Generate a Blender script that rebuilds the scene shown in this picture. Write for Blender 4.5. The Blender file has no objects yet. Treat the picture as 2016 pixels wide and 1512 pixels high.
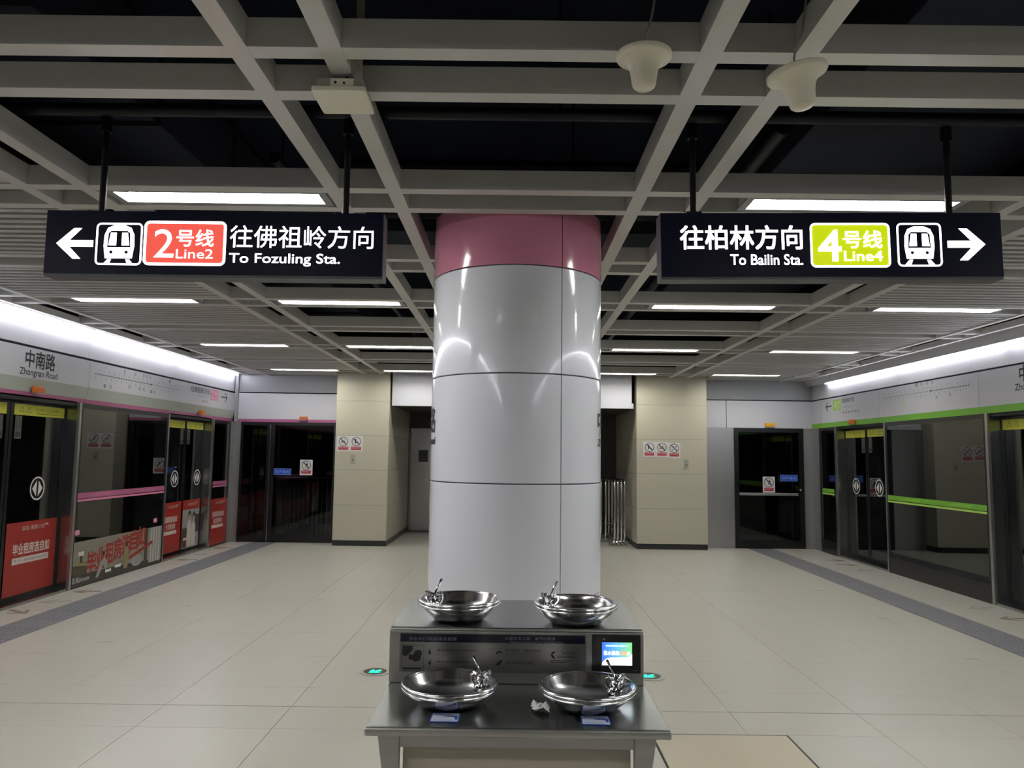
import bpy, math, random
from mathutils import Vector, Matrix
random.seed(7)
PI = math.pi
S = bpy.context.scene
C = S.collection

# ------------------------------------------------------------------ camera
def cam_matrix(pitch, roll, yaw):
    return Matrix.Rotation(math.radians(yaw), 4, 'Z') @ Matrix.Rotation(math.radians(90+pitch), 4, 'X') @ Matrix.Rotation(math.radians(roll), 4, 'Z')
cd = bpy.data.cameras.new('camera'); cam = bpy.data.objects.new('camera', cd); C.objects.link(cam)
cd.sensor_width = 36.0; cd.lens = 1503.6/2016*36.0; cd.clip_start = 0.05; cd.clip_end = 100
cam.matrix_world = Matrix.Translation((0, 0, 1.6)) @ cam_matrix(5.334, 0.716, 0.103)
S.camera = cam
# ------------------------------------------------------------------ world, light levels, exposure
w = bpy.data.worlds.new('world'); S.world = w; w.use_nodes = True
w.node_tree.nodes['Background'].inputs[0].default_value = (0.5, 0.55, 0.6, 1)
w.node_tree.nodes['Background'].inputs[1].default_value = 0.0
LAMP_POWER = 20.0      # recessed ceiling lamps
COVE_POWER = 12.0      # strip lights over the platform screen doors
SIGN_POWER = 1.6       # back-lit signs
S.view_settings.view_transform = 'Standard'; S.view_settings.look = 'None'
S.view_settings.gamma = 1.0; S.view_settings.use_curve_mapping = False
S.view_settings.exposure = 1.15
S.cycles.use_denoising = True
S.cycles.max_bounces = 9; S.cycles.diffuse_bounces = 4; S.cycles.glossy_bounces = 5
S.cycles.transmission_bounces = 6; S.cycles.transparent_max_bounces = 10
S.cycles.sample_clamp_indirect = 6.0
S.cycles.caustics_reflective = False; S.cycles.caustics_refractive = False

# ------------------------------------------------------------------ materials
def lin(c):
    c = c/255.0
    return c/12.92 if c <= 0.04045 else ((c+0.055)/1.055)**2.4
def rgb(r, g, b): return (lin(r), lin(g), lin(b), 1)
M = {}
def mat(name, col, rough=0.5, metal=0.0, emit=0.0, ecol=None, noise=0.0, nscale=6.0, bump=0.0, bscale=60.0, stretch=None, coat=0.0, spec=0.5, rnoise=0.0):
    m = bpy.data.materials.new(name); m.use_nodes = True; nt = m.node_tree; b = nt.nodes['Principled BSDF']
    b.inputs['Base Color'].default_value = col; b.inputs['Roughness'].default_value = rough
    b.inputs['Metallic'].default_value = metal; b.inputs['Specular IOR Level'].default_value = spec
    b.inputs['Coat Weight'].default_value = coat; b.inputs['Coat Roughness'].default_value = 0.04
    if emit > 0:
        b.inputs['Emission Color'].default_value = ecol or col; b.inputs['Emission Strength'].default_value = emit
    if noise > 0 or bump > 0 or rnoise > 0:
        tc = nt.nodes.new('ShaderNodeTexCoord'); mp = nt.nodes.new('ShaderNodeMapping')
        nt.links.new(tc.outputs['Object'], mp.inputs[0])
        if stretch: mp.inputs['Scale'].default_value = stretch
        n = nt.nodes.new('ShaderNodeTexNoise'); n.inputs['Scale'].default_value = nscale; n.inputs['Detail'].default_value = 5
        nt.links.new(mp.outputs[0], n.inputs['Vector'])
        if noise > 0:
            mx = nt.nodes.new('ShaderNodeMix'); mx.data_type = 'RGBA'
            mx.inputs['A'].default_value = tuple(x*(1-noise) for x in col[:3])+(1,)
            mx.inputs['B'].default_value = tuple(min(1, x*(1+noise)) for x in col[:3])+(1,)
            nt.links.new(n.outputs[0], mx.inputs['Factor']); nt.links.new(mx.outputs['Result'], b.inputs['Base Color'])
        if rnoise > 0:
            mr = nt.nodes.new('ShaderNodeMapRange'); mr.inputs['To Min'].default_value = max(0.01, rough-rnoise); mr.inputs['To Max'].default_value = rough+rnoise
            nt.links.new(n.outputs[0], mr.inputs['Value']); nt.links.new(mr.outputs[0], b.inputs['Roughness'])
        if bump > 0:
            n2 = nt.nodes.new('ShaderNodeTexNoise'); n2.inputs['Scale'].default_value = bscale; n2.inputs['Detail'].default_value = 3
            nt.links.new(mp.outputs[0], n2.inputs['Vector'])
            bp = nt.nodes.new('ShaderNodeBump'); bp.inputs['Strength'].default_value = bump; bp.inputs['Distance'].default_value = 0.01
            nt.links.new(n2.outputs[0], bp.inputs['Height']); nt.links.new(bp.outputs[0], b.inputs['Normal'])
    M[name] = m
    return m
def pane_mat(name, tint, extra=0.0):
    m = bpy.data.materials.new(name); m.use_nodes = True; nt = m.node_tree; nt.nodes.clear()
    out = nt.nodes.new('ShaderNodeOutputMaterial'); mix = nt.nodes.new('ShaderNodeMixShader')
    t = nt.nodes.new('ShaderNodeBsdfTransparent'); t.inputs[0].default_value = tint
    g = nt.nodes.new('ShaderNodeBsdfGlossy'); g.inputs['Roughness'].default_value = 0.02; g.inputs['Color'].default_value = (0.92, 0.95, 0.95, 1)
    f = nt.nodes.new('ShaderNodeFresnel'); f.inputs['IOR'].default_value = 1.45
    a = nt.nodes.new('ShaderNodeMath'); a.operation = 'MULTIPLY_ADD'; a.inputs[1].default_value = 1.6; a.inputs[2].default_value = extra; a.use_clamp = True
    nt.links.new(f.outputs[0], a.inputs[0]); nt.links.new(a.outputs[0], mix.inputs[0])
    nt.links.new(t.outputs[0], mix.inputs[1]); nt.links.new(g.outputs[0], mix.inputs[2]); nt.links.new(mix.outputs[0], out.inputs[0])
    M[name] = m
def floor_mat(name, col, rough, var=0.05):
    m = mat(name, col, rough, spec=0.5, rnoise=0.012, nscale=3.0)
    nt = m.node_tree; b = nt.nodes['Principled BSDF']
    oi = nt.nodes.new('ShaderNodeObjectInfo'); tc = nt.nodes.new('ShaderNodeNewGeometry')
    n = nt.nodes.new('ShaderNodeTexNoise'); n.inputs['Scale'].default_value = 1.1; n.inputs['Detail'].default_value = 6
    nt.links.new(tc.outputs['Position'], n.inputs['Vector'])
    n2 = nt.nodes.new('ShaderNodeTexNoise'); n2.inputs['Scale'].default_value = 90; n2.inputs['Detail'].default_value = 2
    nt.links.new(tc.outputs['Position'], n2.inputs['Vector'])
    ad = nt.nodes.new('ShaderNodeMath'); ad.operation = 'ADD'; nt.links.new(oi.outputs['Random'], ad.inputs[0]); nt.links.new(n.outputs[0], ad.inputs[1])
    ad2 = nt.nodes.new('ShaderNodeMath'); ad2.operation = 'MULTIPLY_ADD'; ad2.inputs[1].default_value = 0.6
    nt.links.new(n2.outputs[0], ad2.inputs[0]); nt.links.new(ad.outputs[0], ad2.inputs[2])
    mr = nt.nodes.new('ShaderNodeMapRange'); mr.inputs['From Max'].default_value = 2.6
    nt.links.new(ad2.outputs[0], mr.inputs['Value'])
    mx = nt.nodes.new('ShaderNodeMix'); mx.data_type = 'RGBA'
    mx.inputs['A'].default_value = tuple(x*(1-var) for x in col[:3])+(1,); mx.inputs['B'].default_value = tuple(x*(1+var) for x in col[:3])+(1,)
    nt.links.new(mr.outputs[0], mx.inputs['Factor']); nt.links.new(mx.outputs['Result'], b.inputs['Base Color'])
def brushed(name, col, rough, horizontal=True, bump=0.02):
    return mat(name, col, rough, metal=1.0, noise=0.10, nscale=4.0, bump=bump, bscale=30.0, stretch=(1, 1, 40) if horizontal else (40, 40, 1))

floor_mat('floor_stone', (0.42, 0.405, 0.355, 1), 0.31)
floor_mat('tactile_stone', (0.185, 0.185, 0.20, 1), 0.4)
floor_mat('hatch_stone', (0.47, 0.42, 0.31, 1), 0.32)
mat('grout', (0.10, 0.095, 0.08, 1), 0.9)
mat('grid_paint', (0.58, 0.57, 0.545, 1), 0.38, noise=0.03, nscale=3)
mat('rail_cove_lit', (0.78, 0.77, 0.78, 1), 0.4)  # lightened grid paint: the cove light on the rails is put into the colour
mat('plate_blue_text', (0.30, 0.45, 0.85, 1), 0.4)
mat('slat_paint', (0.50, 0.49, 0.475, 1), 0.42, noise=0.03, nscale=3)
mat('backing_paint', (0.035, 0.035, 0.035, 1), 0.7)
mat('closure_paint', (0.22, 0.22, 0.22, 1), 0.5)
mat('void_black', (0.008, 0.011, 0.020, 1), 0.9, spec=0.1, noise=0.4, nscale=1.2, bump=0.3, bscale=4)
mat('duct_grey', (0.022, 0.026, 0.040, 1), 0.7, spec=0.2, noise=0.3, nscale=2)
mat('pipe_black', (0.006, 0.006, 0.009, 1), 0.4, spec=0.25)
mat('enamel_white', (0.82, 0.84, 0.93, 1), 0.12, coat=0.4, noise=0.015, nscale=1.5)
mat('enamel_pink', (0.70, 0.27, 0.39, 1), 0.14, coat=0.4)
mat('joint_dark', (0.10, 0.10, 0.115, 1), 0.6)
mat('header_white', (0.50, 0.50, 0.545, 1), 0.28)
mat('header_lip', (0.40, 0.44, 0.40, 1), 0.35)
mat('cove_white', (0.50, 0.50, 0.53, 1), 0.3, noise=0.02, nscale=1)
mat('header_grey', (0.27, 0.28, 0.30, 1), 0.35)
mat('band_magenta', (0.36, 0.095, 0.21, 1), 0.4)
mat('band_green', (0.14, 0.37, 0.03, 1), 0.4)
mat('gap_black', (0.01, 0.01, 0.012, 1), 0.6)
mat('frame_black', (0.008, 0.008, 0.010, 1), 0.25)
brushed('steel', (0.46, 0.46, 0.45, 1), 0.36)
brushed('steel_vertical', (0.46, 0.46, 0.46, 1), 0.34, False)
brushed('steel_dark', (0.38, 0.395, 0.39, 1), 0.22, False, 0.004)
mat('steel_polished', (0.74, 0.74, 0.74, 1), 0.14, metal=1.0, noise=0.05, nscale=8)
mat('chrome', (0.80, 0.80, 0.82, 1), 0.06, metal=1.0)
mat('basin_steel', (0.44, 0.44, 0.46, 1), 0.20, metal=1.0, noise=0.12, nscale=7)
mat('panel_beige', (0.36, 0.33, 0.265, 1), 0.35, noise=0.03)
mat('tile_beige', (0.47, 0.445, 0.35, 1), 0.38, noise=0.05, nscale=1.6, bump=0.01)
mat('plinth_black', (0.015, 0.017, 0.02, 1), 0.3)
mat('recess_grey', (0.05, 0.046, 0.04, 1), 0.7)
mat('plastic_white', (0.80, 0.76, 0.60, 1), 0.4)
mat('plastic_dim', (0.33, 0.33, 0.27, 1), 0.5)
mat('sign_black', (0.006, 0.007, 0.024, 1), 0.35, spec=0.15)
mat('sign_trim', (0.10, 0.10, 0.12, 1), 0.4)
mat('lamp_glow', (1, 1, 1, 1), 0.4, emit=LAMP_POWER, ecol=(1.0, 0.985, 0.90, 1))
mat('cove_glow', (1, 1, 1, 1), 0.4, emit=COVE_POWER, ecol=(0.92, 0.92, 1.0, 1))
mat('lamp_housing', (0.72, 0.72, 0.72, 1), 0.3)
mat('lamp_frame', (0.30, 0.31, 0.33, 1), 0.4)
mat('glow_white', (1, 1, 1, 1), 0.4, emit=SIGN_POWER, ecol=(1, 1, 0.97, 1))
mat('glow_red', (0.5, 0.03, 0.03, 1), 0.4, emit=0.36, ecol=(1.0, 0.12, 0.08, 1))
mat('glow_lime', (0.3, 0.35, 0.0, 1), 0.4, emit=0.36, ecol=(0.66, 0.82, 0.0, 1))
mat('glow_green', (0.0, 0.8, 0.3, 1), 0.4, emit=1.4, ecol=(0.0, 0.9, 0.36, 1))
mat('screen_white', (1, 1, 1, 1), 0.3, emit=0.9, ecol=(0.86, 0.9, 1.0, 1))
mat('screen_text', (1, 1, 1, 1), 0.3, emit=0.95, ecol=(0.75, 0.95, 1.0, 1))
mat('screen_orange', (1, 0.3, 0.1, 1), 0.3, emit=0.8, ecol=(0.85, 0.28, 0.08, 1))
mat('ink_black', (0.012, 0.012, 0.016, 1), 0.5)
mat('ink_grey', (0.10, 0.10, 0.12, 1), 0.5)
mat('ink_mid', (0.28, 0.28, 0.31, 1), 0.5)
mat('paint_white', (0.62, 0.60, 0.60, 1), 0.4)
mat('label_red', (0.42, 0.02, 0.04, 1), 0.4)
mat('label_pink', (0.62, 0.20, 0.33, 1), 0.4)
mat('label_lime', (0.36, 0.60, 0.10, 1), 0.4)
mat('label_blue', (0.015, 0.07, 0.42, 1), 0.4)
mat('label_lightblue', (0.66, 0.74, 0.92, 1), 0.4)
mat('sticker_yellow', (0.46, 0.47, 0.045, 1), 0.4)
mat('ink_olive', (0.13, 0.13, 0.02, 1), 0.5)
mat('poster_red', (0.29, 0.022, 0.016, 1), 0.35)
mat('poster_white', (0.54, 0.47, 0.43, 1), 0.4)
mat('poster_wall', (0.20, 0.185, 0.15, 1), 0.35, noise=0.1, nscale=1.5)
mat('poster_grey', (0.25, 0.26, 0.25, 1), 0.4)
mat('poster_brown', (0.07, 0.05, 0.03, 1), 0.4)
mat('poster_dark', (0.035, 0.03, 0.026, 1), 0.4)
mat('poster_olive', (0.24, 0.21, 0.10, 1), 0.4)
mat('poster_skin', (0.48, 0.29, 0.22, 1), 0.4)
mat('orange_lens', (0.50, 0.11, 0.01, 1), 0.3, emit=0.01, ecol=(1, 0.25, 0.02, 1))
mat('yellow_lens', (0.60, 0.30, 0.01, 1), 0.3, emit=0.02, ecol=(1, 0.5, 0.02, 1))
mat('tag_grey', (0.07, 0.07, 0.068, 1), 0.4)
mat('floor_print', (0.20, 0.15, 0.115, 1), 0.6)
mat('floor_print_faint', (0.34, 0.31, 0.26, 1), 0.5)
mat('tissue', (0.75, 0.74, 0.76, 1), 0.8)
mat('plate_metal', (0.27, 0.26, 0.25, 1), 0.32, metal=0.9, noise=0.15, nscale=5, stretch=(1, 1, 20))
mat('plate_navy', (0.006, 0.006, 0.02, 1), 0.2)
mat('plate_print', (0.012, 0.012, 0.012, 1), 0.5)
mat('plate_text_light', (0.16, 0.15, 0.22, 1), 0.5)
mat('tunnel_black', (0.012, 0.012, 0.014, 1), 0.9)
pane_mat('glass_dark', (0.30, 0.33, 0.33, 1), 0.015)
pane_mat('glass_door', (0.42, 0.44, 0.44, 1), 0.0)
# screen picture: a blue to green gradient the panel gives off
m = mat('screen_gradient', (0, 0, 0, 1), 0.3); nt = m.node_tree; b = nt.nodes['Principled BSDF']
tc = nt.nodes.new('ShaderNodeTexCoord'); sp = nt.nodes.new('ShaderNodeSeparateXYZ'); nt.links.new(tc.outputs['Generated'], sp.inputs[0])
cr = nt.nodes.new('ShaderNodeValToRGB'); cr.color_ramp.elements[0].color = (0.03, 0.12, 0.75, 1); cr.color_ramp.elements[1].color = (0.16, 0.50, 0.18, 1)
nt.links.new(sp.outputs[0], cr.inputs[0]); nt.links.new(cr.outputs[0], b.inputs['Emission Color']); b.inputs['Emission Strength'].default_value = 0.9

# ------------------------------------------------------------------ mesh builder
def wloc(o):
    v = Vector((0, 0, 0))
    while o is not None: v += o.location; o = o.parent
    return v
class Fr:                      # a frame on a surface: u to the reader's right, v up, n towards the reader
    def __init__(s, o, u, v):
        s.o = Vector(o); s.u = Vector(u); s.v = Vector(v); s.n = s.u.cross(s.v)
    def p(s, a, b, c=0.0): return s.o + s.u*a + s.v*b + s.n*c
FX = Vector((1, 0, 0)); FY = Vector((0, 1, 0)); FZ = Vector((0, 0, 1))
def F_back(y, x0=0, z0=0): return Fr((x0, y, z0), FX, FZ)
def F_left(x, y0=0, z0=0): return Fr((x, y0, z0), FY, FZ)
def F_right(x, y0=0, z0=0): return Fr((x, y0, z0), -FY, FZ)
def F_floor(x0=0, y0=0, z0=0, a=0): return Fr((x0, y0, z0), Vector((math.cos(a), math.sin(a), 0)), Vector((-math.sin(a), math.cos(a), 0)))
class B:
    def __init__(s): s.v = []; s.f = []; s.m = []; s.mats = []
    def mi(s, k):
        if k not in s.mats: s.mats.append(k)
        return s.mats.index(k)
    def add(s, vs, fs, k):
        n = len(s.v); s.v += [Vector(q) for q in vs]; i = s.mi(k)
        for f in fs: s.f.append([n+a for a in f]); s.m.append(i)
        return s
    def box(s, x0, x1, y0, y1, z0, z1, k):
        x0, x1 = min(x0, x1), max(x0, x1); y0, y1 = min(y0, y1), max(y0, y1)
        return s.add([(x0, y0, z0), (x1, y0, z0), (x1, y1, z0), (x0, y1, z0), (x0, y0, z1), (x1, y0, z1), (x1, y1, z1), (x0, y1, z1)],
            [(3, 2, 1, 0), (4, 5, 6, 7), (0, 1, 5, 4), (1, 2, 6, 5), (2, 3, 7, 6), (3, 0, 4, 7)], k)
    def fbox(s, F, a0, a1, b0, b1, c0, c1, k):
        return s.prism(F, [(a0, b0), (a1, b0), (a1, b1), (a0, b1)], c0, c1, k)
    def prism(s, F, poly, c0, c1, k):
        n = len(poly); A = sum(poly[i][0]*poly[(i+1) % n][1]-poly[(i+1) % n][0]*poly[i][1] for i in range(n))
        if A < 0: poly = poly[::-1]
        vs = [F.p(a, b, c0) for a, b in poly]+[F.p(a, b, c1) for a, b in poly]
        fs = [tuple(range(n-1, -1, -1)), tuple(range(n, 2*n))]+[(i, (i+1) % n, n+(i+1) % n, n+i) for i in range(n)]
        return s.add(vs, fs, k)
    def ring(s, F, cu, cv, ro, ri, c0, c1, k, n=32, sx=1.0, sy=1.0):
        vs = []
        for c in (c0, c1):
            for r in (ro, ri):
                vs += [F.p(cu+sx*r*math.cos(2*PI*i/n), cv+sy*r*math.sin(2*PI*i/n), c) for i in range(n)]
        fs = []
        for i in range(n):
            j = (i+1) % n
            fs += [(2*n+i, 2*n+j, 3*n+j, 3*n+i)[::-1], (i, j, n+j, n+i), (i, j, 2*n+j, 2*n+i), (n+j, n+i, 3*n+i, 3*n+j)]
        return s.add(vs, fs, k)
    def disc(s, F, cu, cv, r, c0, c1, k, n=24, sx=1, sy=1):
        return s.prism(F, [(cu+sx*r*math.cos(2*PI*i/n), cv+sy*r*math.sin(2*PI*i/n)) for i in range(n)], c0, c1, k)
    def rrect(s, F, a0, a1, b0, b1, r, c0, c1, k, seg=5):
        return s.prism(F, rr(a0, a1, b0, b1, r, seg), c0, c1, k)
    def rframe(s, F, a0, a1, b0, b1, r, t, c0, c1, k, seg=5):
        o = rr(a0, a1, b0, b1, r, seg); q = rr(a0+t, a1-t, b0+t, b1-t, max(r-t, 0.001), seg); n = len(o)
        vs = [F.p(a, b, c0) for a, b in o]+[F.p(a, b, c0) for a, b in q]+[F.p(a, b, c1) for a, b in o]+[F.p(a, b, c1) for a, b in q]
        fs = []
        for i in range(n):
            j = (i+1) % n
            fs += [(2*n+i, 2*n+j, 3*n+j, 3*n+i), (n+i, n+j, j, i), (i, j, 2*n+j, 2*n+i), (n+j, n+i, 3*n+i, 3*n+j)]
        return s.add(vs, fs, k)
    def tube(s, pts, r, k, n=10, cap=True):
        pts = [Vector(p) for p in pts]; rs = r if isinstance(r, (list, tuple)) else [r]*len(pts)
        base = len(s.v); vs = []; prev = None
        for i, p in enumerate(pts):
            d = (pts[min(i+1, len(pts)-1)]-pts[max(i-1, 0)]).normalized()
            a = (prev if prev is not None else (FZ if abs(d.z) < 0.9 else FX)); a = (a-d*a.dot(d)).normalized(); prev = a; b_ = d.cross(a)
            vs += [p+(a*math.cos(2*PI*j/n)+b_*math.sin(2*PI*j/n))*rs[i] for j in range(n)]
        fs = [(i*n+j, i*n+(j+1) % n, (i+1)*n+(j+1) % n, (i+1)*n+j) for i in range(len(pts)-1) for j in range(n)]
        if cap: fs += [tuple(range(n-1, -1, -1)), tuple((len(pts)-1)*n+j for j in range(n))]
        return s.add(vs, fs, k)
    def lathe(s, c, prof, k, n=40, axis=None, a0=0, a1=2*PI):
        c = Vector(c); full = abs(a1-a0-2*PI) < 1e-6; m_ = n if full else n+1; vs = []
        R = Matrix.Identity(3) if axis is None else FZ.rotation_difference(Vector(axis)).to_matrix()
        for r, z in prof: vs += [c+R@Vector((r*math.cos(a0+(a1-a0)*j/n), r*math.sin(a0+(a1-a0)*j/n), z)) for j in range(m_)]
        fs = []
        for i in range(len(prof)-1):
            for j in range(n):
                jj = (j+1) % m_; fs.append((i*m_+j, i*m_+jj, (i+1)*m_+jj, (i+1)*m_+j))
        return s.add(vs, fs, k)
    def text(s, F, txt, a0, a1, b0, b1, c, k, bold=0.0, keep=False, shear=0.0, align='c'):
        vs, fs = glyphs(txt, 0.0)
        if not vs: return s
        xs = [q[0] for q in vs]; ys = [q[1] for q in vs]; W = max(xs)-min(xs); H = max(ys)-min(ys)
        sx = (a1-a0)/W; sy = (b1-b0)/H
        if keep: sx = sy = min(sx, sy)
        ox = a0 if align == 'l' else ((a0+a1)/2-sx*W/2 if align == 'c' else a1-sx*W)
        ofs = [(0, 0)] if bold <= 0 else [(math.cos(PI/4+PI/2*i)*bold, math.sin(PI/4+PI/2*i)*bold) for i in range(4)]+[(0, 0)]
        for i, (dx, dy) in enumerate(ofs):      # heavier strokes: the glyph printed again a hair to each side
            s.add([F.p(ox+(x-min(xs)+dx)*sx, b0+(y-min(ys)+dy)*sy+shear*(ox-a0+(x-min(xs))*sx), c+i*.00004) for x, y in vs], fs, k)
        return s
    def build(s, name, parent=None, smooth=False, bevel=0.0, seg=2, loc=None, label=None):
        base = wloc(parent) if parent is not None else Vector((0, 0, 0))
        l = Vector(loc) if loc is not None else base
        me = bpy.data.meshes.new(name); me.from_pydata([tuple(v-l) for v in s.v], [], s.f)
        for k in s.mats: me.materials.append(M[k])
        me.polygons.foreach_set('material_index', s.m)
        if smooth: me.polygons.foreach_set('use_smooth', [True]*len(me.polygons))
        me.update()
        o = bpy.data.objects.new(name, me); C.objects.link(o); o.parent = parent; o.location = l-base
        if bevel > 0:
            md = o.modifiers.new('bevel', 'BEVEL'); md.width = bevel; md.segments = seg; md.limit_method = 'ANGLE'; md.angle_limit = 0.6
            me.polygons.foreach_set('use_smooth', [True]*len(me.polygons)); md2 = o.modifiers.new('wn', 'WEIGHTED_NORMAL'); md2.keep_sharp = True
        elif smooth:
            try: me.set_sharp_from_angle(angle=0.7)
            except Exception: pass
        if label: o['label'] = label
        return o
def rr(a0, a1, b0, b1, r, seg=5):
    P = []
    for cx, cy, st in ((a1-r, b1-r, 0), (a0+r, b1-r, PI/2), (a0+r, b0+r, PI), (a1-r, b0+r, 1.5*PI)):
        P += [(cx+r*math.cos(st+PI/2*i/seg), cy+r*math.sin(st+PI/2*i/seg)) for i in range(seg+1)]
    return P
_gc = {}
def glyphs(txt, bold=0.0):
    key = (txt, bold)
    if key not in _gc:
        cu = bpy.data.curves.new('lettering', 'FONT'); cu.body = txt; cu.size = 1.0; cu.resolution_u = 3; cu.offset = bold; cu.fill_mode = 'FRONT'
        ob = bpy.data.objects.new('lettering', cu); C.objects.link(ob)
        dg = bpy.context.evaluated_depsgraph_get(); me = bpy.data.meshes.new_from_object(ob.evaluated_get(dg))
        fs = []
        for p in me.polygons:
            vs_ = list(p.vertices)
            fs.append(vs_ if p.normal.z >= 0 else vs_[::-1])
        _gc[key] = ([(v.co.x, v.co.y) for v in me.vertices], fs)
        bpy.data.objects.remove(ob); bpy.data.curves.remove(cu); bpy.data.meshes.remove(me)
    return _gc[key]
def root(name, loc=(0, 0, 0), label=None, cat=None, group=None, structure=False):
    o = bpy.data.objects.new(name, None); C.objects.link(o); o.location = loc; o.empty_display_size = 0.1
    return tag(o, label, cat, group, structure)
def tag(o, label=None, cat=None, group=None, structure=False):
    if structure: o['kind'] = 'structure'
    if label: o['label'] = label
    if cat: o['category'] = cat
    if group: o['group'] = group
    return o
def dup(o, dloc=(0, 0, 0), parent=None, label=None, group=None):
    c = o.copy(); C.objects.link(c)
    if parent is None: c.location = o.location+Vector(dloc)
    else: c.parent = parent
    if label: c['label'] = label
    if group: c['group'] = group
    for ch in list(o.children): dup(ch, parent=c)
    return c

XL, XR, YB, ZC = -5.05, 5.42, 13.87, 3.0

# ================================================================== FLOOR
fl = root('floor', structure=True)
B().box(-5.3, 5.67, -10, 16.3, -0.10, -0.006, 'grout').build('floor_slab', fl)
B().box(-5.05, 5.42, -10, 2.997, -0.006, 0, 'floor_stone').build('floor_paving', fl)
xs = [(-5.05, -4.622), (-4.2, -3.78), (-3.78, -2.98), (-2.98, -2.18), (-2.18, -1.38), (-1.38, -.46), (-.46, .46), (.46, 1.39), (1.39, 2.19), (2.19, 2.99), (2.99, 3.79), (3.79, 4.222), (4.66, 5.42)]
ys = [3.0, 3.8, 4.61, 5.0, 5.4]+[6.2+.8*i for i in range(10)]+[13.85]
_tm = {}
def tile(x0, x1, y0, y1, k='floor_stone', name='floor_tile', g=0.0019):
    w_, h_ = round(x1-x0, 3), round(y1-y0, 3)
    if (w_, h_, k) not in _tm:
        b_ = B(); e = 0.0015; a, c = w_/2-g/2, h_/2-g/2
        b_.add([(-a, -c, -.006), (a, -c, -.006), (a, c, -.006), (-a, c, -.006), (-a, -c, -e), (a, -c, -e), (a, c, -e), (-a, c, -e), (-a+e, -c+e, 0), (a-e, -c+e, 0), (a-e, c-e, 0), (-a+e, c-e, 0)],
            [(0, 1, 5, 4), (1, 2, 6, 5), (2, 3, 7, 6), (3, 0, 4, 7), (4, 5, 9, 8), (5, 6, 10, 9), (6, 7, 11, 10), (7, 4, 8, 11), (8, 9, 10, 11)], k)
        o = b_.build(name, fl); _tm[(w_, h_, k)] = o.data
    else:
        o = bpy.data.objects.new(name, _tm[(w_, h_, k)]); C.objects.link(o); o.parent = fl
    o.location = ((x0+x1)/2, (y0+y1)/2, 0)
for i in range(len(ys)-1):
    for a, c in xs:
        if ys[i] == 3.8 and a in (.46, 1.39):
            tile(.46, .82, 3.8, 4.61) if a == .46 else tile(1.62, 2.19, 3.8, 4.61)
            continue
        y0 = ys[i]+(.009 if ys[i] == 5.0 else 0)
        tile(a, c, y0, ys[i+1])
for a, c in ((-2.18, -1.38), (-1.38, -.46), (-.46, .46), (.46, 1.39), (1.39, 2.19)):
    for y0, y1 in ((13.85, 14.6), (14.6, 15.4), (15.4, 16.17)): tile(a, c, y0, y1)
# tactile strips: ribbed tiles
tb = B(); tb.box(-.208, .208, -.198, .198, -.006, 0, 'tactile_stone')
for k in range(8): tb.box(-.19+k*.0495, -.19+k*.0495+.028, -.197, .197, 0, .004, 'tactile_stone')
t0 = tb.build('tactile_tile', fl)
first = True
for xc in (-4.411, 4.441):
    for i in range(27):
        if first: o = t0; first = False
        else: o = bpy.data.objects.new('tactile_tile', t0.data); C.objects.link(o); o.parent = fl
        o.location = (xc, 3.2+.4*i, 0)
hb = root('floor_hatch', (1.22, 4.2, 0), 'beige square floor access hatch with dark joint beside the drinking fountain', 'floor hatch')
B().box(.832, 1.608, 3.812, 4.598, -.006, .001, 'hatch_stone').build('hatch_cover', hb, bevel=.001)
bb = B()
for q in ((.82, .832, 3.8, 4.61), (1.608, 1.62, 3.8, 4.61), (.832, 1.608, 3.8, 3.812), (.832, 1.608, 4.598, 4.61)): bb.box(*q, -.006, -.001, 'gap_black')
bb.build('hatch_joint', hb)

# faint floor prints
def arrow_poly(L, Wd, t):
    return [(0, 0), (L*.45, Wd/2), (L*.62, Wd/2), (L*.3, t/2), (L, t/2), (L, -t/2), (L*.3, -t/2), (L*.62, -Wd/2), (L*.45, -Wd/2)]
def floor_arrow(x, y, a, label, k='floor_print', sc=1.0):
    F = F_floor(x, y, 0, a)
    o = B().prism(F, [(p*sc-.15*sc, q*sc) for p, q in arrow_poly(.32, .20, .05)], .0003, .0012, k).build('floor_arrow', loc=(x, y, 0))
    tag(o, label, 'floor marking', 'worn boarding arrows on the floor')
floor_arrow(-4.86, 7.72, 2.6, 'worn brown boarding arrow nearest the camera before the near red posters')
floor_arrow(-4.83, 8.25, 0.3, 'faint brown arrow on floor between the nearest two arrows at the pink screen', 'floor_print_faint')
floor_arrow(-4.83, 8.85, 0.2, 'dark brown arrow on floor under the wide bedroom advert')
floor_arrow(-4.83, 11.5, 0.3, 'brown arrow on floor at the start of the far pink door')
floor_arrow(-4.85, 12.1, 2.8, 'faint arrow on floor before the far pair poster', 'floor_print_faint')
floor_arrow(-4.83, 12.95, 0.2, 'brown arrow on floor before the farthest red poster')
floor_arrow(5.16, 12.35, 2.9, 'brown arrow on floor before the far green door, the farther one')
floor_arrow(5.14, 11.85, 2.9, 'brown arrow on floor before the far green door, the middle one')
floor_arrow(5.15, 11.3, 0.3, 'faint arrow on floor by the far green glass panel', 'floor_print_faint')
floor_arrow(5.14, 8.55, 0.3, 'thin faint arrow on floor before the near green post', 'floor_print_faint', 1.1)
floor_arrow(5.13, 8.0, 0.1, 'brown arrow on floor nearest the camera on the green side')
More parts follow.
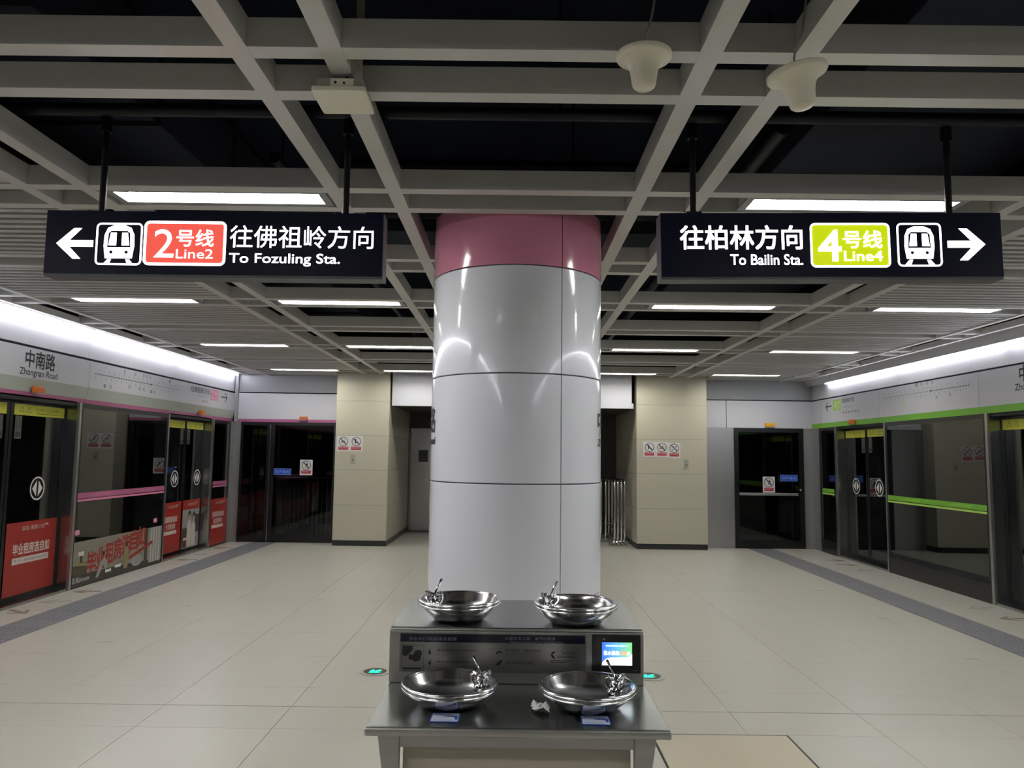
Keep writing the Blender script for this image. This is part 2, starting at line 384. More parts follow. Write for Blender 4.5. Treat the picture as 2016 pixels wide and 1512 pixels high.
for i, (x, y) in enumerate(((-3.389, 6.57), (-3.394, 8.136), (-3.386, 9.686), (-3.386, 11.205), (3.75, 6.387), (3.78, 7.941), (3.78, 9.55), (3.78, 11.15), (2.35, 10.75))):
    F = F_floor(x, y, 0, 0.25*(-1)**i)
    side = 'pink' if x < 0 else 'green'
    b_ = B().prism(F, [(-.07, -.012), (.03, -.016), (.035, .01), (-.06, .012)], .0003, .001, 'floor_print_faint')
    b_.prism(F, [(.035, -.03), (.06, -.03), (.055, .012), (.035, .01)], .0003, .001, 'floor_print_faint')
    tag(b_.build('floor_mark', loc=(x, y, 0)), ('small worn brown mark on floor tile, %s from the camera on the %s side' % (['nearest', 'second', 'third', 'fourth'][i % 4], side)) if i < 8 else 'small worn dark dash on the tiles in front of the three sign pillar', 'floor marking', 'worn floor marks')

# ================================================================== CEILING
ce = root('ceiling', (0, 0, 0), structure=True)
B().box(-5.4, 5.8, -10, 16.4, 4.15, 4.25, 'void_black').build('ceiling_slab', ce)
HB = .11
def beamY(x0, x1, name='grid_beam'):
    B().box(x0, x1, -9.9, 13.44 if -3.2 < x0 < 3.5 else 13.86, ZC, ZC+HB, 'grid_paint').build(name, ce)
for x0, x1 in ((-1.018, -.941), (-.69, -.612), (.634, .713), (.967, 1.045), (-2.352, -2.275), (-2.672, -2.595), (2.72, 2.798), (3.05, 3.128)): beamY(x0, x1)
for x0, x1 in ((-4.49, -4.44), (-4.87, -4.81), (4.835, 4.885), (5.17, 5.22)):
    B().box(x0, x1, -9.9, 13.86, ZC-.006, ZC+.06, 'rail_cove_lit').build('edge_rail', ce)
starts = [3.94+1.47*k for k in range(7)]
starts = [2.53-1.46*k for k in range(8, 0, -1)]+[2.53]+starts
BW = .079
for s0 in starts:
    for s_ in (s0, s0+.323):
        if s_+BW > 13.4: s_ = min(s_, 13.35)
        B().box(-4.83, 5.2, s_, s_+BW, ZC+.0015, ZC+HB-.0015, 'grid_paint').build('grid_cross_beam', ce)
    for x0, x1 in ((-4.81, -4.49), (-4.44, -2.672), (3.128, 4.835), (4.885, 5.17)):
        B().box(x0, x1, s0+BW, s0+.323, ZC+.075, ZC+.08, 'closure_paint').build('closure_panel', ce)
# slats
_sm = {}
nsl = 0
for i, s0 in enumerate(starts[:-1]):
    if s0 < -2: continue
    g0, g1 = s0+.402, starts[i+1]
    n = max(1, int(round((g1-g0)/.104)))
    for x0, x1 in ((-4.44, -2.672), (3.128, 4.835)):
        if s0 < 2.5:
            continue
        for k in range(n):
            yy = g0+(g1-g0)*(k+.5)/n
            if x0 not in _sm:
                o = B().box(-(x1-x0)/2, (x1-x0)/2, -.029, .029, ZC+.002, ZC+.035, 'slat_paint').build('ceiling_slat', ce); _sm[x0] = o.data
            else:
                o = bpy.data.objects.new('ceiling_slat', _sm[x0]); C.objects.link(o); o.parent = ce
            o.location = ((x0+x1)/2, yy, 0)
for x0, x1 in ((-5.05, -2.63), (3.09, 5.42)):
    B().box(x0, x1, -9.9, 13.86, ZC+.13, ZC+.14, 'backing_paint').build('backing_panel', ce)
# end of ceiling against the back wall
for x0, x1 in ((-4.81, -3.12), (3.43, 5.2)):
    B().box(x0, x1, 13.30, 13.86, ZC+.01, ZC+.02, 'slat_paint').build('closing_sheet', ce)

# dark services above the grid
def duct(x0, x1, y0, y1, z0, z1, label):
    t = root('ventilation_duct', ((x0+x1)/2, (y0+y1)/2, z1), label, 'duct')
    B().box(x0, x1, y0, y1, z0, z1, 'duct_grey').build('duct_body', t, bevel=.01)
    L = x1-x0 > y1-y0; n = int(max(x1-x0, y1-y0)/1.2)
    for k in range(n+1):
        b_ = B()
        if L: q = x0+(x1-x0)*k/max(n, 1); b_.box(q-.015, q+.015, y0-.03, y1+.03, z0-.03, z1, 'duct_grey')
        else: q = y0+(y1-y0)*k/max(n, 1); b_.box(x0-.03, x1+.03, q-.015, q+.015, z0-.03, z1, 'duct_grey')
        b_.build('duct_flange', t)
duct(-.95, .62, -1.5, 2.35, 3.42, 4.1, 'dark wide air duct above the ceiling grid, nearest the top edge')
duct(1.75, 3.3, -1.0, 9.0, 3.55, 4.1, 'long dark air duct above the grid over the lime badged sign')
duct(-3.6, -2.2, 2.0, 12.0, 3.6, 4.1, 'long dark air duct above the grid over the red badged sign')
duct(-1.5, 1.6, 6.4, 7.0, 3.5, 4.1, 'cross air duct above the grid behind the round column')
def pipe(pts, r, label, k='pipe_black', cat='pipe', name='pipe'):
    t = root(name, pts[0], label, cat)
    B().tube(pts, r, k, 10).build('pipe_run', t, smooth=True)
    for q in (0.02, 0.5, 0.98):
        p = Vector(pts[0]).lerp(Vector(pts[-1]), q); B().tube([p, (p.x, p.y, 4.15)], .008, k, 6).build('hanger', t)
    return t
pipe([(-4.8, 3.4, 3.17), (5.2, 3.4, 3.17)], .03, 'black horizontal support pipe carrying both hanging signs')
pipe([(-1.6, 4.9, 3.55), (-1.6, 13, 3.55)], .04, 'dark conduit pipe above the grid left of the column')
pipe([(1.45, 4.0, 3.4), (1.45, 13, 3.4)], .05, 'dark conduit pipe above the grid right of the column')
pipe([(-4.0, 5.2, 3.28), (4.8, 5.2, 3.28)], .045, 'dark cross pipe above the grid behind the signs')

# ================================================================== LAMPS
def lamp(x0, y0, label, wd=1.19, dp=.205):
    y0 += .019
    t = root('ceiling_lamp', (x0+wd/2, y0+dp/2, ZC+.07), label, 'ceiling lamp', 'recessed fluorescent ceiling lamps')
    x1, y1 = x0+wd, y0+dp; b_ = B()
    z0, z1 = ZC+.012, ZC+.07
    b_.box(x0, x1, y0, y0+.012, z0, z1, 'lamp_housing').box(x0, x1, y1-.012, y1, z0, z1, 'lamp_housing')
    b_.box(x0, x0+.012, y0+.012, y1-.012, z0, z1, 'lamp_housing').box(x1-.012, x1, y0+.012, y1-.012, z0, z1, 'lamp_housing')
    b_.box(x0, x1, y0, y1, z1-.004, z1, 'lamp_housing')
    b_.build('reflector_tray', t)
    B().box(x0+.055, x1-.055, y0+.035, y1-.035, z1-.022, z1-.014, 'lamp_glow').build('diffuser', t)
    b_ = B(); fe, fs_ = .034, .020
    b_.box(x0-.008, x1+.008, y0-.008, y0+fs_, z0-.006, z0+.004, 'lamp_frame').box(x0-.008, x1+.008, y1-fs_, y1+.008, z0-.006, z0+.004, 'lamp_frame')
    b_.box(x0-.008, x0+fe, y0+fs_, y1-fs_, z0-.006, z0+.004, 'lamp_frame').box(x1-fe, x1+.008, y0+fs_, y1-fs_, z0-.006, z0+.004, 'lamp_frame')
    b_.build('trim_frame', t)
    return t
cols = ((-4.16, 'in the pink side slats'), (-2.235, 'between column and pink side'), (1.27, 'between column and green side'), (3.37, 'in the green side slats'))
rows = ((starts[8+1]+BW, 'row above the signs'), (starts[8+3]+BW, 'second row from camera'), (starts[8+5]+BW, 'third row from camera'), (min(starts[8+7]+BW, 12.86), 'row at the back wall'))
L0 = None
for yy, rl in rows:
    for x0, cl in cols:
        lab = 'lit ceiling lamp %s, %s' % (cl, rl)
        if L0 is None: L0 = lamp(x0, yy, lab); Lx, Ly = x0, yy
        else: dup(L0, (x0-Lx, yy-Ly, 0), label=lab)
for k, yy in enumerate((starts[7]+BW, starts[4]+BW)):
    for x0, cl in cols:
        dup(L0, (x0-Lx, yy-Ly, 0), label='lit ceiling lamp %s, behind the camera, row %s' % (cl, ('nearest', 'second', 'third', 'farthest')[k]))

# ================================================================== PLATFORM SCREEN WALLS
def side_wall(side):
    Lf = side == 'left'; X = XL if Lf else XR; sg = 1 if Lf else -1
    def box(b_, y0, y1, z0, z1, d0, d1, k): b_.box(X+sg*d0, X+sg*d1, y0, y1, z0, z1, k)     # d = distance into the hall
    wall = root('wall_'+side, (X, 0, 0), structure=True)
    band = 'band_magenta' if Lf else 'band_green'
    seams = ([-10, -7.6, -5.2, -2.8, -.4, 2.1, 4.6, 9.045, YB] if Lf else [-10, -7.6, -5.2, -2.8, -.4, 2.1, 4.6, 8.87, 11.30, 13.42, YB])
    zb = 2.2 if Lf else 2.226
    for i in range(len(seams)-1):
        a, c = seams[i]+.004, seams[i+1]-.004
        b_ = B(); Fq = Fr((X, 0, 0), -FX if Lf else FX, FZ)   # section plane, u away from the hall
        if Lf: sec = [(0, 2.66), (0, 2.34), (.035, zb), (.15, zb), (.15, 2.66)]
        else: sec = [(0, 2.635), (0, zb), (.15, zb), (.15, 2.635)]
        n = len(sec)
        vs = [Vector((X-sg*u, a, v)) for u, v in sec]+[Vector((X-sg*u, c, v)) for u, v in sec]
        fs = [tuple(range(n)), tuple(range(2*n-1, n-1, -1))]+[(i2, (i2+1) % n, n+(i2+1) % n, n+i2) for i2 in range(n)]
        b_.add(vs, fs, 'header_white'); b_.mi('header_lip')
        if Lf: b_.m[2+1] = 1
        b_.build('header_panel', wall)
        B().box(X-sg*(.03 if Lf else 0), X-sg*.15, a-.002, c+.002, 2.145, zb, band).build('colour_band', wall)
    ys_ = [-10]+[YB-2.42*k for k in range(9, 0, -1)]+[YB]
    top = 3.0 if Lf else 2.99
    for i in range(len(ys_)-1):
        b_ = B(); box(b_, ys_[i]+.0015, ys_[i+1]-.0015, 2.69 if Lf else 2.66, top+.12, -.06, -.015, 'cove_white'); b_.build('cove_panel', wall)
    b_ = B(); box(b_, -10, YB, 2.64, 2.70, -.15, -.05, 'gap_black'); b_.build('shadow_gap', wall)
    # body behind
    b_ = B(); box(b_, -10, YB, 2.10, 3.3, -.35, -.155, 'gap_black'); b_.build('header_box', wall)
    if not Lf:
        Fq = Fr((X, -10, 0), -FX, FZ)
        B().prism(Fq, [(.160, 3.030), (.06, 2.905), (.045, 2.905), (.145, 3.045)], 0, YB+10, 'cove_white').build('cove_cover', wall)
        b_ = B(); box(b_, -10, YB, 3.04, 3.07, .0, .22, 'gap_black'); b_.build('ceiling_gap', wall)
    else:
        b_ = B(); box(b_, -10, YB, 3.012, 3.03, -.02, .16, 'cove_white'); b_.build('cove_reflector', wall)
        b_ = B(); box(b_, -10, YB, 2.995, 3.012, .155, .165, 'gap_black'); b_.build('cove_lip', wall)
    # strip light
    t = root('strip_light', (X, YB, 2.9), 'long white strip light washing the header over the %s doors' % ('pink Line 2 screen' if Lf else 'green Line 4 screen'), 'strip light')
    zt, dt = (2.985, .055) if Lf else (2.903, .032)
    yy = YB-.12 if Lf else YB-.75
    while yy > -9.5:
        y2 = max(yy-2.36, -9.8); B().tube([(X+sg*dt, yy, zt), (X+sg*dt, y2+.02, zt)], .0165, 'cove_glow', 10).build('light_tube', t, smooth=True)
        yy = y2-.06
    b_ = B(); box(b_, -9.8, YB-.1, zt+.019, zt+.027, dt-.02, dt+.02, 'lamp_housing'); b_.build('batten', t)
    # openings: posts, fixed panels, doors; unit pitch
    D = .15
    if Lf: fixed = [(8.92, 11.2), (13.0-.1, 13.70)]; doors = [(6.95, 8.87), (11.25, 12.87)]; near = [(4.67, 6.90), (.42, 2.65)]; nd = [(2.70, 4.62)]; posts = [8.87, 12.87]
    else: fixed = [(8.77, 11.14), (12.88, 13.55)]; doors = [(6.80, 8.72), (11.19, 12.83)]; near = [(4.52, 6.75), (.27, 2.5)]; nd = [(2.55, 4.47)]; posts = [8.72, 12.83]
    num = 1 if Lf else 4
    for i, (a, c) in enumerate(fixed+near):
        wd = root('window_%d' % (num+i), (X, (a+c)/2, 0), structure=True)
        b_ = B(); fz = .05
        kick = .05 if Lf else .22
        box(b_, a, a+fz, 0, 2.145, -.03, 0, 'frame_black'); box(b_, c-fz, c, 0, 2.145, -.03, 0, 'frame_black')
        box(b_, a+fz, c-fz, 0, kick, -.03, 0, 'frame_black'); box(b_, a+fz, c-fz, 2.09, 2.145, -.03, 0, 'frame_black')
        b_.build('window_frame', wd)
        b_ = B(); P = [Vector((X-sg*.004, a+fz, kick)), Vector((X-sg*.004, c-fz, kick)), Vector((X-sg*.004, c-fz, 2.09)), Vector((X-sg*.004, a+fz, 2.09))]
        b_.add(P, [(0, 1, 2, 3) if Lf else (3, 2, 1, 0)], 'glass_dark'); b_.build('pane', wd)
        b_ = B(); q0, q1 = (a+.04, c-.02) if (c-a) > 1 else (a+.08, c-.1)
        box(b_, q0, q1, 1.032, 1.098, 0, .0012, band); box(b_, q0, q1, .998, 1.022, 0, .0012, 'label_pink' if Lf else 'label_lime')
        F = F_left(X+.0012) if Lf else F_right(X-.0012)
        if c-a > 1:
            for f0, f1 in ((.14, .34), (.62, .84)):
                u0, u1 = (a+(c-a)*f0, a+(c-a)*f1)
                if not Lf: u0, u1 = -u1, -u0
                b_.text(F, '小心玻璃 请勿倚靠', u0, u1, 1.048, 1.082, .0004, 'label_pink' if Lf else 'label_lime', 0.0)
        b_.build('safety_stripe', wd)
    for i, y in enumerate(posts):
        b_ = B(); box(b_, y, y+.045, 0, 2.145, -.02, .012, 'steel_vertical'); b_.build('door_post', wall)
        b_ = B(); box(b_, y+.001, y+.02, 0, 2.145, -D-.04, -.02, 'steel_dark'); b_.build('door_reveal', wall)
    for y in ((11.2,) if Lf else (11.14,)):
        b_ = B(); box(b_, y, y+.03, 0, 2.145, -.02, .008, 'steel_vertical'); b_.build('door_mullion', wall)
        b_ = B(); box(b_, y+.01, y+.03, 0, 2.145, -D-.04, -.02, 'steel_dark'); b_.build('door_reveal', wall)
    splits = {}
    for i, (a, c) in enumerate(doors+nd):
        dr = root('door_%d' % (num+i), (X, (a+c)/2, 0), structure=True)
        mid = (12.15 if Lf else 12.06) if a > 10 else (a+c)/2-(0 if Lf else -.0)
        if a < 8 and a > 5: mid = 7.89 if Lf else 7.75
        for l0, l1 in ((a, mid-.006), (mid+.006, c)):
            b_ = B(); fz = .045
            box(b_, l0, l0+fz, .03, 2.11, -D-.03, -D, 'frame_black'); box(b_, l1-fz, l1, .03, 2.11, -D-.03, -D, 'frame_black')
            box(b_, l0+fz, l1-fz, .03, .09, -D-.03, -D, 'frame_black'); box(b_, l0+fz, l1-fz, 2.05, 2.11, -D-.03, -D, 'frame_black')
            leaf = b_.build('door_leaf', dr)
            x = X-sg*(D+.004); P = [Vector((x, l0+fz, .09)), Vector((x, l1-fz, .09)), Vector((x, l1-fz, 2.05)), Vector((x, l0+fz, 2.05))]
            B().add(P, [(0, 1, 2, 3) if Lf else (3, 2, 1, 0)], 'glass_dark').build('pane', leaf)
        b_ = B(); box(b_, a, c, 2.11, 2.16, -D-.03, -.03, 'gap_black'); b_.build('door_lintel', dr)
        b_ = B(); box(b_, a, c, -.006, .028, -D-.06, 0, 'steel_dark'); b_.build('threshold', dr)
    # corner steel
    b_ = B(); box(b_, fixed[1][1]+.004, YB, 0, 2.145, -.03, 0, 'steel_vertical'); b_.build('corner_post', wall)
    # tunnel behind
    xo = X-sg*3.2
    b_ = B(); b_.box(X-sg*.36, xo, -10, 16.3, -1.2, -1.1, 'tunnel_black').box(xo, xo-sg*.1, -10, 16.3, -1.2, 4, 'tunnel_black').box(X-sg*.36, xo, -10, 16.3, 3.3, 3.4, 'tunnel_black')
    b_.build('tunnel_wall', wall)
    b_ = B(); box(b_, -10, .25, 0, 2.145, -.04, 0, 'frame_black'); b_.build('rear_panel', wall)
side_wall('left'); side_wall('right')

# ---- printing on the headers
FLh = F_left(XL+.001); FRh = F_right(XR-.001)
def route_map(side, u0, u1, v0, v1, uk, label):
    F = FLh if side == 'left' else FRh
    o_ = root('route_map', F.p((u0+u1)/2, (v0+v1)/2, 0), label, 'route map')
    b_ = B(); n = 38; split = .62 if side == 'left' else .40
    for i in range(n):
        a = u0+(u1-u0)*i/n; f = i/n
        strong = (f < split) if side == 'left' else (f > 1-split)
        k = 'ink_grey' if strong else 'ink_mid'
        b_.prism(F, [(a, (v0+v1)/2-.006), (a+(u1-u0)/n*.7, (v0+v1)/2-.006), (a+(u1-u0)/n*.7, (v0+v1)/2+.006), (a, (v0+v1)/2+.006)], 0, .0006, k)
    b_.build('route_line', o_)
    b_ = B(); rnd = random.Random(5)
    for i in range(0, n, 1):
        a = u0+(u1-u0)*(i+.2)/n; s_ = 1 if i % 2 else -1; cy = (v0+v1)/2+s_*.035
        for q in range(rnd.choice((2, 3, 3))): b_.prism(F, [(a, cy+s_*q*.011-.004), (a+.018, cy+s_*q*.011-.004), (a+.018, cy+s_*q*.011+.003), (a, cy+s_*q*.011+.003)], 0, .0006, 'ink_mid')
    b_.build('station_name', o_)
    b_ = B()
    for f, s_, k in uk:
        a = u0+(u1-u0)*f; cy = (v0+v1)/2+s_
        b_.fbox(F, a-.022, a+.022, cy-.02, cy+.02, 0, .0008, k); b_.fbox(F, a-.012, a+.012, cy-.01, cy+.01, .0008, .0012, 'header_white'); b_.fbox(F, a-.008, a+.008, cy-.006, cy+.006, .0012, .0016, k)
    b_.build('interchange_box', o_)
    a = u0+(u1-u0)*(split if side == 'left' else 1-split)
    B().disc(F, a, (v0+v1)/2, .014, 0, .0012, 'ink_black', 12).build('here_marker', o_)
route_map('left', 9.16, 11.5, 2.42, 2.62, ((.30, .10, 'ink_mid'), (.42, .095, 'ink_mid'), (.52, .10, 'ink_mid'), (.56, .10, 'ink_mid'), (.60, .10, 'ink_mid'), (.86, .10, 'ink_grey'), (.10, -.13, 'ink_grey'), (.16, -.13, 'ink_mid'), (.36, -.09, 'ink_mid'), (.48, -.09, 'ink_mid'), (.53, -.09, 'ink_mid'), (.62, -.10, 'ink_grey'), (.66, -.10, 'ink_mid')),
    'grey dotted route map printed on the white header over the pink screen doors')
route_map('right', -11.18, -9.02, 2.40, 2.60, ((.44, .11, 'ink_grey'), (.5, .11, 'ink_mid'), (.56, .11, 'ink_mid'), (.62, .11, 'ink_mid'), (.28, -.12, 'label_lime'), (.66, -.09, 'ink_mid'), (.80, -.08, 'ink_mid')),
    'grey dotted route map printed on the white header over the green screen doors')
def name_sign(F, u0, u1, v, label, ck='ink_black'):
    o_ = root('station_name_print', F.p((u0+u1)/2, v, 0), label, 'station name')
    b_ = B().text(F, '中南路', u0+.08, u1-.06, v, v+.18, .0006, ck, .022); b_.build('chinese_lettering', o_)
    b_ = B().text(F, 'Zhongnan Road', u0, u1, v-.105, v-.012, .0006, ck, .012); b_.build('english_lettering', o_)
name_sign(FLh, 7.76, 8.41, 2.452, 'black station name 中南路 Zhongnan Road on the white header over the pink screen')
name_sign(FRh, -8.22, -7.57, 2.445, 'black station name 中南路 Zhongnan Road on the white header over the green screen')
# direction prints
o_ = root('direction_print', (XL, 12.5, 2.55), 'small print on white header reading 往佛祖岭方向 with pink 2 badge and arrow', 'direction sign')
B().text(FLh, '往佛祖岭方向', 11.92, 12.66, 2.535, 2.635, .0006, 'ink_grey', .015).build('chinese_lettering', o_)
B().text(FLh, 'To Fozuling Station', 12.14, 12.64, 2.472, 2.507, .0006, 'ink_mid', 0).build('english_lettering', o_)
b_ = B()
for k in range(4): b_.fbox(FLh, 12.36+.07*k, 12.40+.07*k, 2.40, 2.43, 0, .0006, 'ink_mid')
b_.build('exit_print', o_)
bg = B().rrect(FLh, 12.71, 13.03, 2.46, 2.635, .02, 0, .001, 'label_pink').build('line_badge', o_)
B().text(FLh, '2', 12.735, 12.83, 2.48, 2.615, .0014, 'paint_white', .0).text(FLh, '号线', 12.86, 13.0, 2.55, 2.61, .0014, 'paint_white').text(FLh, 'Line2', 12.86, 13.0, 2.49, 2.525, .0014, 'paint_white').build('lettering', bg)
def small_arrow(b_, F, u0, u1, v, h, t, left, k, c0=0, c1=.001):
    s_ = 1 if left else -1; tip = u0 if left else u1; end = u1 if left else u0
    b_.prism(F, [(tip, v), (tip+s_*h*.55, v+h/2), (tip+s_*(h*.55+t*1.2), v+h/2), (tip+s_*t*1.5, v)], c0, c1, k)
    b_.prism(F, [(tip, v), (tip+s_*h*.55, v-h/2), (tip+s_*(h*.55+t*1.2), v-h/2), (tip+s_*t*1.5, v)], c0, c1, k)
    b_.prism(F, [(tip+s_*t*1.2, v-t/2), (end, v-t/2), (end, v+t/2), (tip+s_*t*1.2, v+t/2)], c0, c1, k)
b_ = B(); small_arrow(b_, FLh, 13.16, 13.45, 2.545, .16, .018, False, 'ink_black'); b_.build('arrow', o_)
o_ = root('direction_print', (XR, 12.6, 2.5), 'small print on white header reading 往柏林方向 with lime 4 badge and arrow', 'direction sign')
b_ = B(); small_arrow(b_, FRh, -13.23, -12.98, 2.50, .15, .018, True, 'ink_black'); b_.build('arrow', o_)
bg = B().rrect(FRh, -12.92, -12.62, 2.42, 2.60, .02, 0, .001, 'label_lime').build('line_badge', o_)
B().text(FRh, '4', -12.88, -12.78, 2.44, 2.575, .0014, 'paint_white', .0).text(FRh, '号线', -12.75, -12.64, 2.51, 2.57, .0014, 'paint_white').text(FRh, 'Line4', -12.75, -12.64, 2.45, 2.485, .0014, 'paint_white').build('lettering', bg)
B().text(FRh, '往柏林方向', -12.56, -12.12, 2.52, 2.60, .0006, 'ink_grey', .015).build('chinese_lettering', o_)
B().text(FRh, 'To Bailin Station', -12.56, -12.22, 2.44, 2.475, .0006, 'ink_mid', 0).build('english_lettering', o_)
b_ = B()
for k in range(6): b_.fbox(FRh, -12.56+.11*k, -12.50+.11*k, 2.35, 2.38, 0, .0006, 'ink_mid')
b_.build('exit_print', o_)

# orange indicator lights under the headers
def beacon(F, u, v, wd, h, label, k='orange_lens'):
    o_ = root('indicator_light', F.p(u, v, 0), label, 'indicator light')
    B().fbox(F, u-wd/2, u+wd/2, v-h/2, v-h/2+.008, 0, .05, 'steel').build('base', o_)
    B().fbox(F, u-wd/2+.006, u+wd/2-.006, v-h/2+.008, v+h/2, 0, .045, k).build('lens', o_, bevel=.006)
beacon(F_left(XL), 8.06, 2.222, .17, .075, 'orange door indicator light on the pink band, the nearer one')
beacon(F_left(XL), 12.35, 2.222, .17, .075, 'orange door indicator light on the pink band, the farther one by the badge')
beacon(F_right(XR), -12.18, 2.195, .17, .075, 'orange door indicator light on the green band')
beacon(F_back(YB), -3.80, 2.218, .15, .065, 'orange indicator light above the black glass end door beside the pink screen')
beacon(F_back(YB-.02), 4.65, 2.20, .19, .075, 'yellow indicator light above the end door with push bar', 'yellow_lens')

# yellow strip stickers on door leaves
def yellow(side, y0, y1, z0, z1, txt, label, icons=True):
    d = .15
    F = F_left(XL-d+.001) if side == 'left' else F_right(XR+d-.001)
    u0, u1 = (y0, y1) if side == 'left' else (-y1, -y0)
    o_ = root('warning_strip', F.p((u0+u1)/2, z0, 0), label, 'sticker', 'yellow warning strips on the door leaves')
    B().fbox(F, u0, u1, z0, z1, 0, .0015, 'sticker_yellow').build('strip', o_)
    L = u1-u0; h = z1-z0
    B().text(F, txt, u0+L*.40, u0+L*.88, z0+h*.42, z0+h*.78, .002, 'ink_olive', .01).fbox(F, u0+L*.42, u0+L*.86, z0+h*.2, z0+h*.27, .0015, .002, 'ink_olive').build('lettering', o_)
    b_ = B()
    for q in (.14, .27):
        c = u0+L*q; b_.prism(F, [(c-.05*L, z0+h*.28), (c+.05*L, z0+h*.28), (c, z0+h*.85)], .0015, .002, 'ink_olive'); b_.prism(F, [(c-.035*L, z0+h*.33), (c+.035*L, z0+h*.33), (c, z0+h*.72)], .002, .0024, 'sticker_yellow')
    b_.build('warning_triangle', o_)
yellow('left', 7.95, 8.84, 1.96, 2.075, '小心夹手 小心站台间隙', 'yellow warning strip across the nearest full door leaf on the pink side')
yellow('left', 6.98, 7.83, 1.96, 2.075, '禁止抢上抢下', 'yellow warning strip cut by the picture edge on the pink side')
yellow('left', 11.5, 12.11, 1.96, 2.075, '小心夹手 小心站台间隙', 'yellow warning strip on the far pink doors, the leaf nearer the camera')
yellow('left', 12.19, 12.83, 1.96, 2.075, '小心夹手 小心站台间隙', 'yellow warning strip on the far pink doors, the leaf next to the post')
yellow('right', 7.79, 8.70, 1.955, 2.07, '禁止抢上抢下', 'yellow warning strip cut by the picture edge on the green side')
yellow('right', 12.10, 12.80, 1.955, 2.07, '禁止抢上抢下', 'yellow warning strip on the far green doors, the leaf next to the post')
yellow('right', 11.24, 12.02, 1.955, 2.07, '小心夹手 小心站台间隙', 'yellow warning strip on the far green doors, the leaf nearer the camera')
def leaf_tag(side, yc, label, zc=1.83):
    F = F_left(XL-.149) if side == 'left' else F_right(XR+.149); u = yc if side == 'left' else -yc
    o_ = root('leaf_tag', F.p(u, zc, 0), label, 'sticker', 'small grey tags on the door leaves')
    B().fbox(F, u-.055, u+.055, zc-.12, zc+.12, 0, .0012, 'tag_grey').build('tag', o_)
    B().ring(F, u, zc+.03, .04, .033, .0012, .0018, 'ink_black', 20).fbox(F, u-.04, u+.04, zc-.10, zc-.05, .0012, .0018, 'ink_black').build('pictogram', o_)
for sd, yc, lb in (('left', 8.03, 'small grey tag under the near yellow strip, leaf farther from the camera'), ('left', 7.73, 'small grey tag under the near yellow strip at the picture edge'), ('left', 12.02, 'small grey tag on the far pink doors, nearer leaf'), ('left', 12.27, 'small grey tag on the far pink doors, farther leaf'),
    ('right', 12.17, 'small grey tag on the far green doors, farther leaf'), ('right', 11.93, 'small grey tag on the far green doors, nearer leaf')): leaf_tag(sd, yc, lb)
def door_symbol(side, yc, label, zc=1.175):
    F = F_left(XL-.149) if side == 'left' else F_right(XR+.149); u = yc if side == 'left' else -yc
    o_ = root('door_symbol', F.p(u, zc, 0), label, 'sticker', 'round door opening symbols')
    B().ring(F, u, zc, .128, .112, 0, .0015, 'paint_white', 36).build('ring', o_)
    B().disc(F, u, zc, .112, 0, .0008, 'frame_black', 36).build('disc', o_)
    B().prism(F, [(u-.09, zc), (u-.016, zc+.085), (u-.016, zc-.085)], .0008, .0016, 'paint_white').build('arrow', o_)
    B().prism(F, [(u+.09, zc), (u+.016, zc+.085), (u+.016, zc-.085)], .0008, .0016, 'paint_white').build('arrow', o_)
door_symbol('left', 8.43, 'round white door opening symbol on the nearest pink side leaf')
door_symbol('left', 11.84, 'round door opening symbol on the far pink doors, nearer leaf')
door_symbol('left', 12.68, 'round door opening symbol on the far pink doors, farther leaf')
door_symbol('right', 12.46, 'round door opening symbol on the far green doors, farther leaf')
door_symbol('right', 11.68, 'round door opening symbol on the far green doors, nearer leaf')

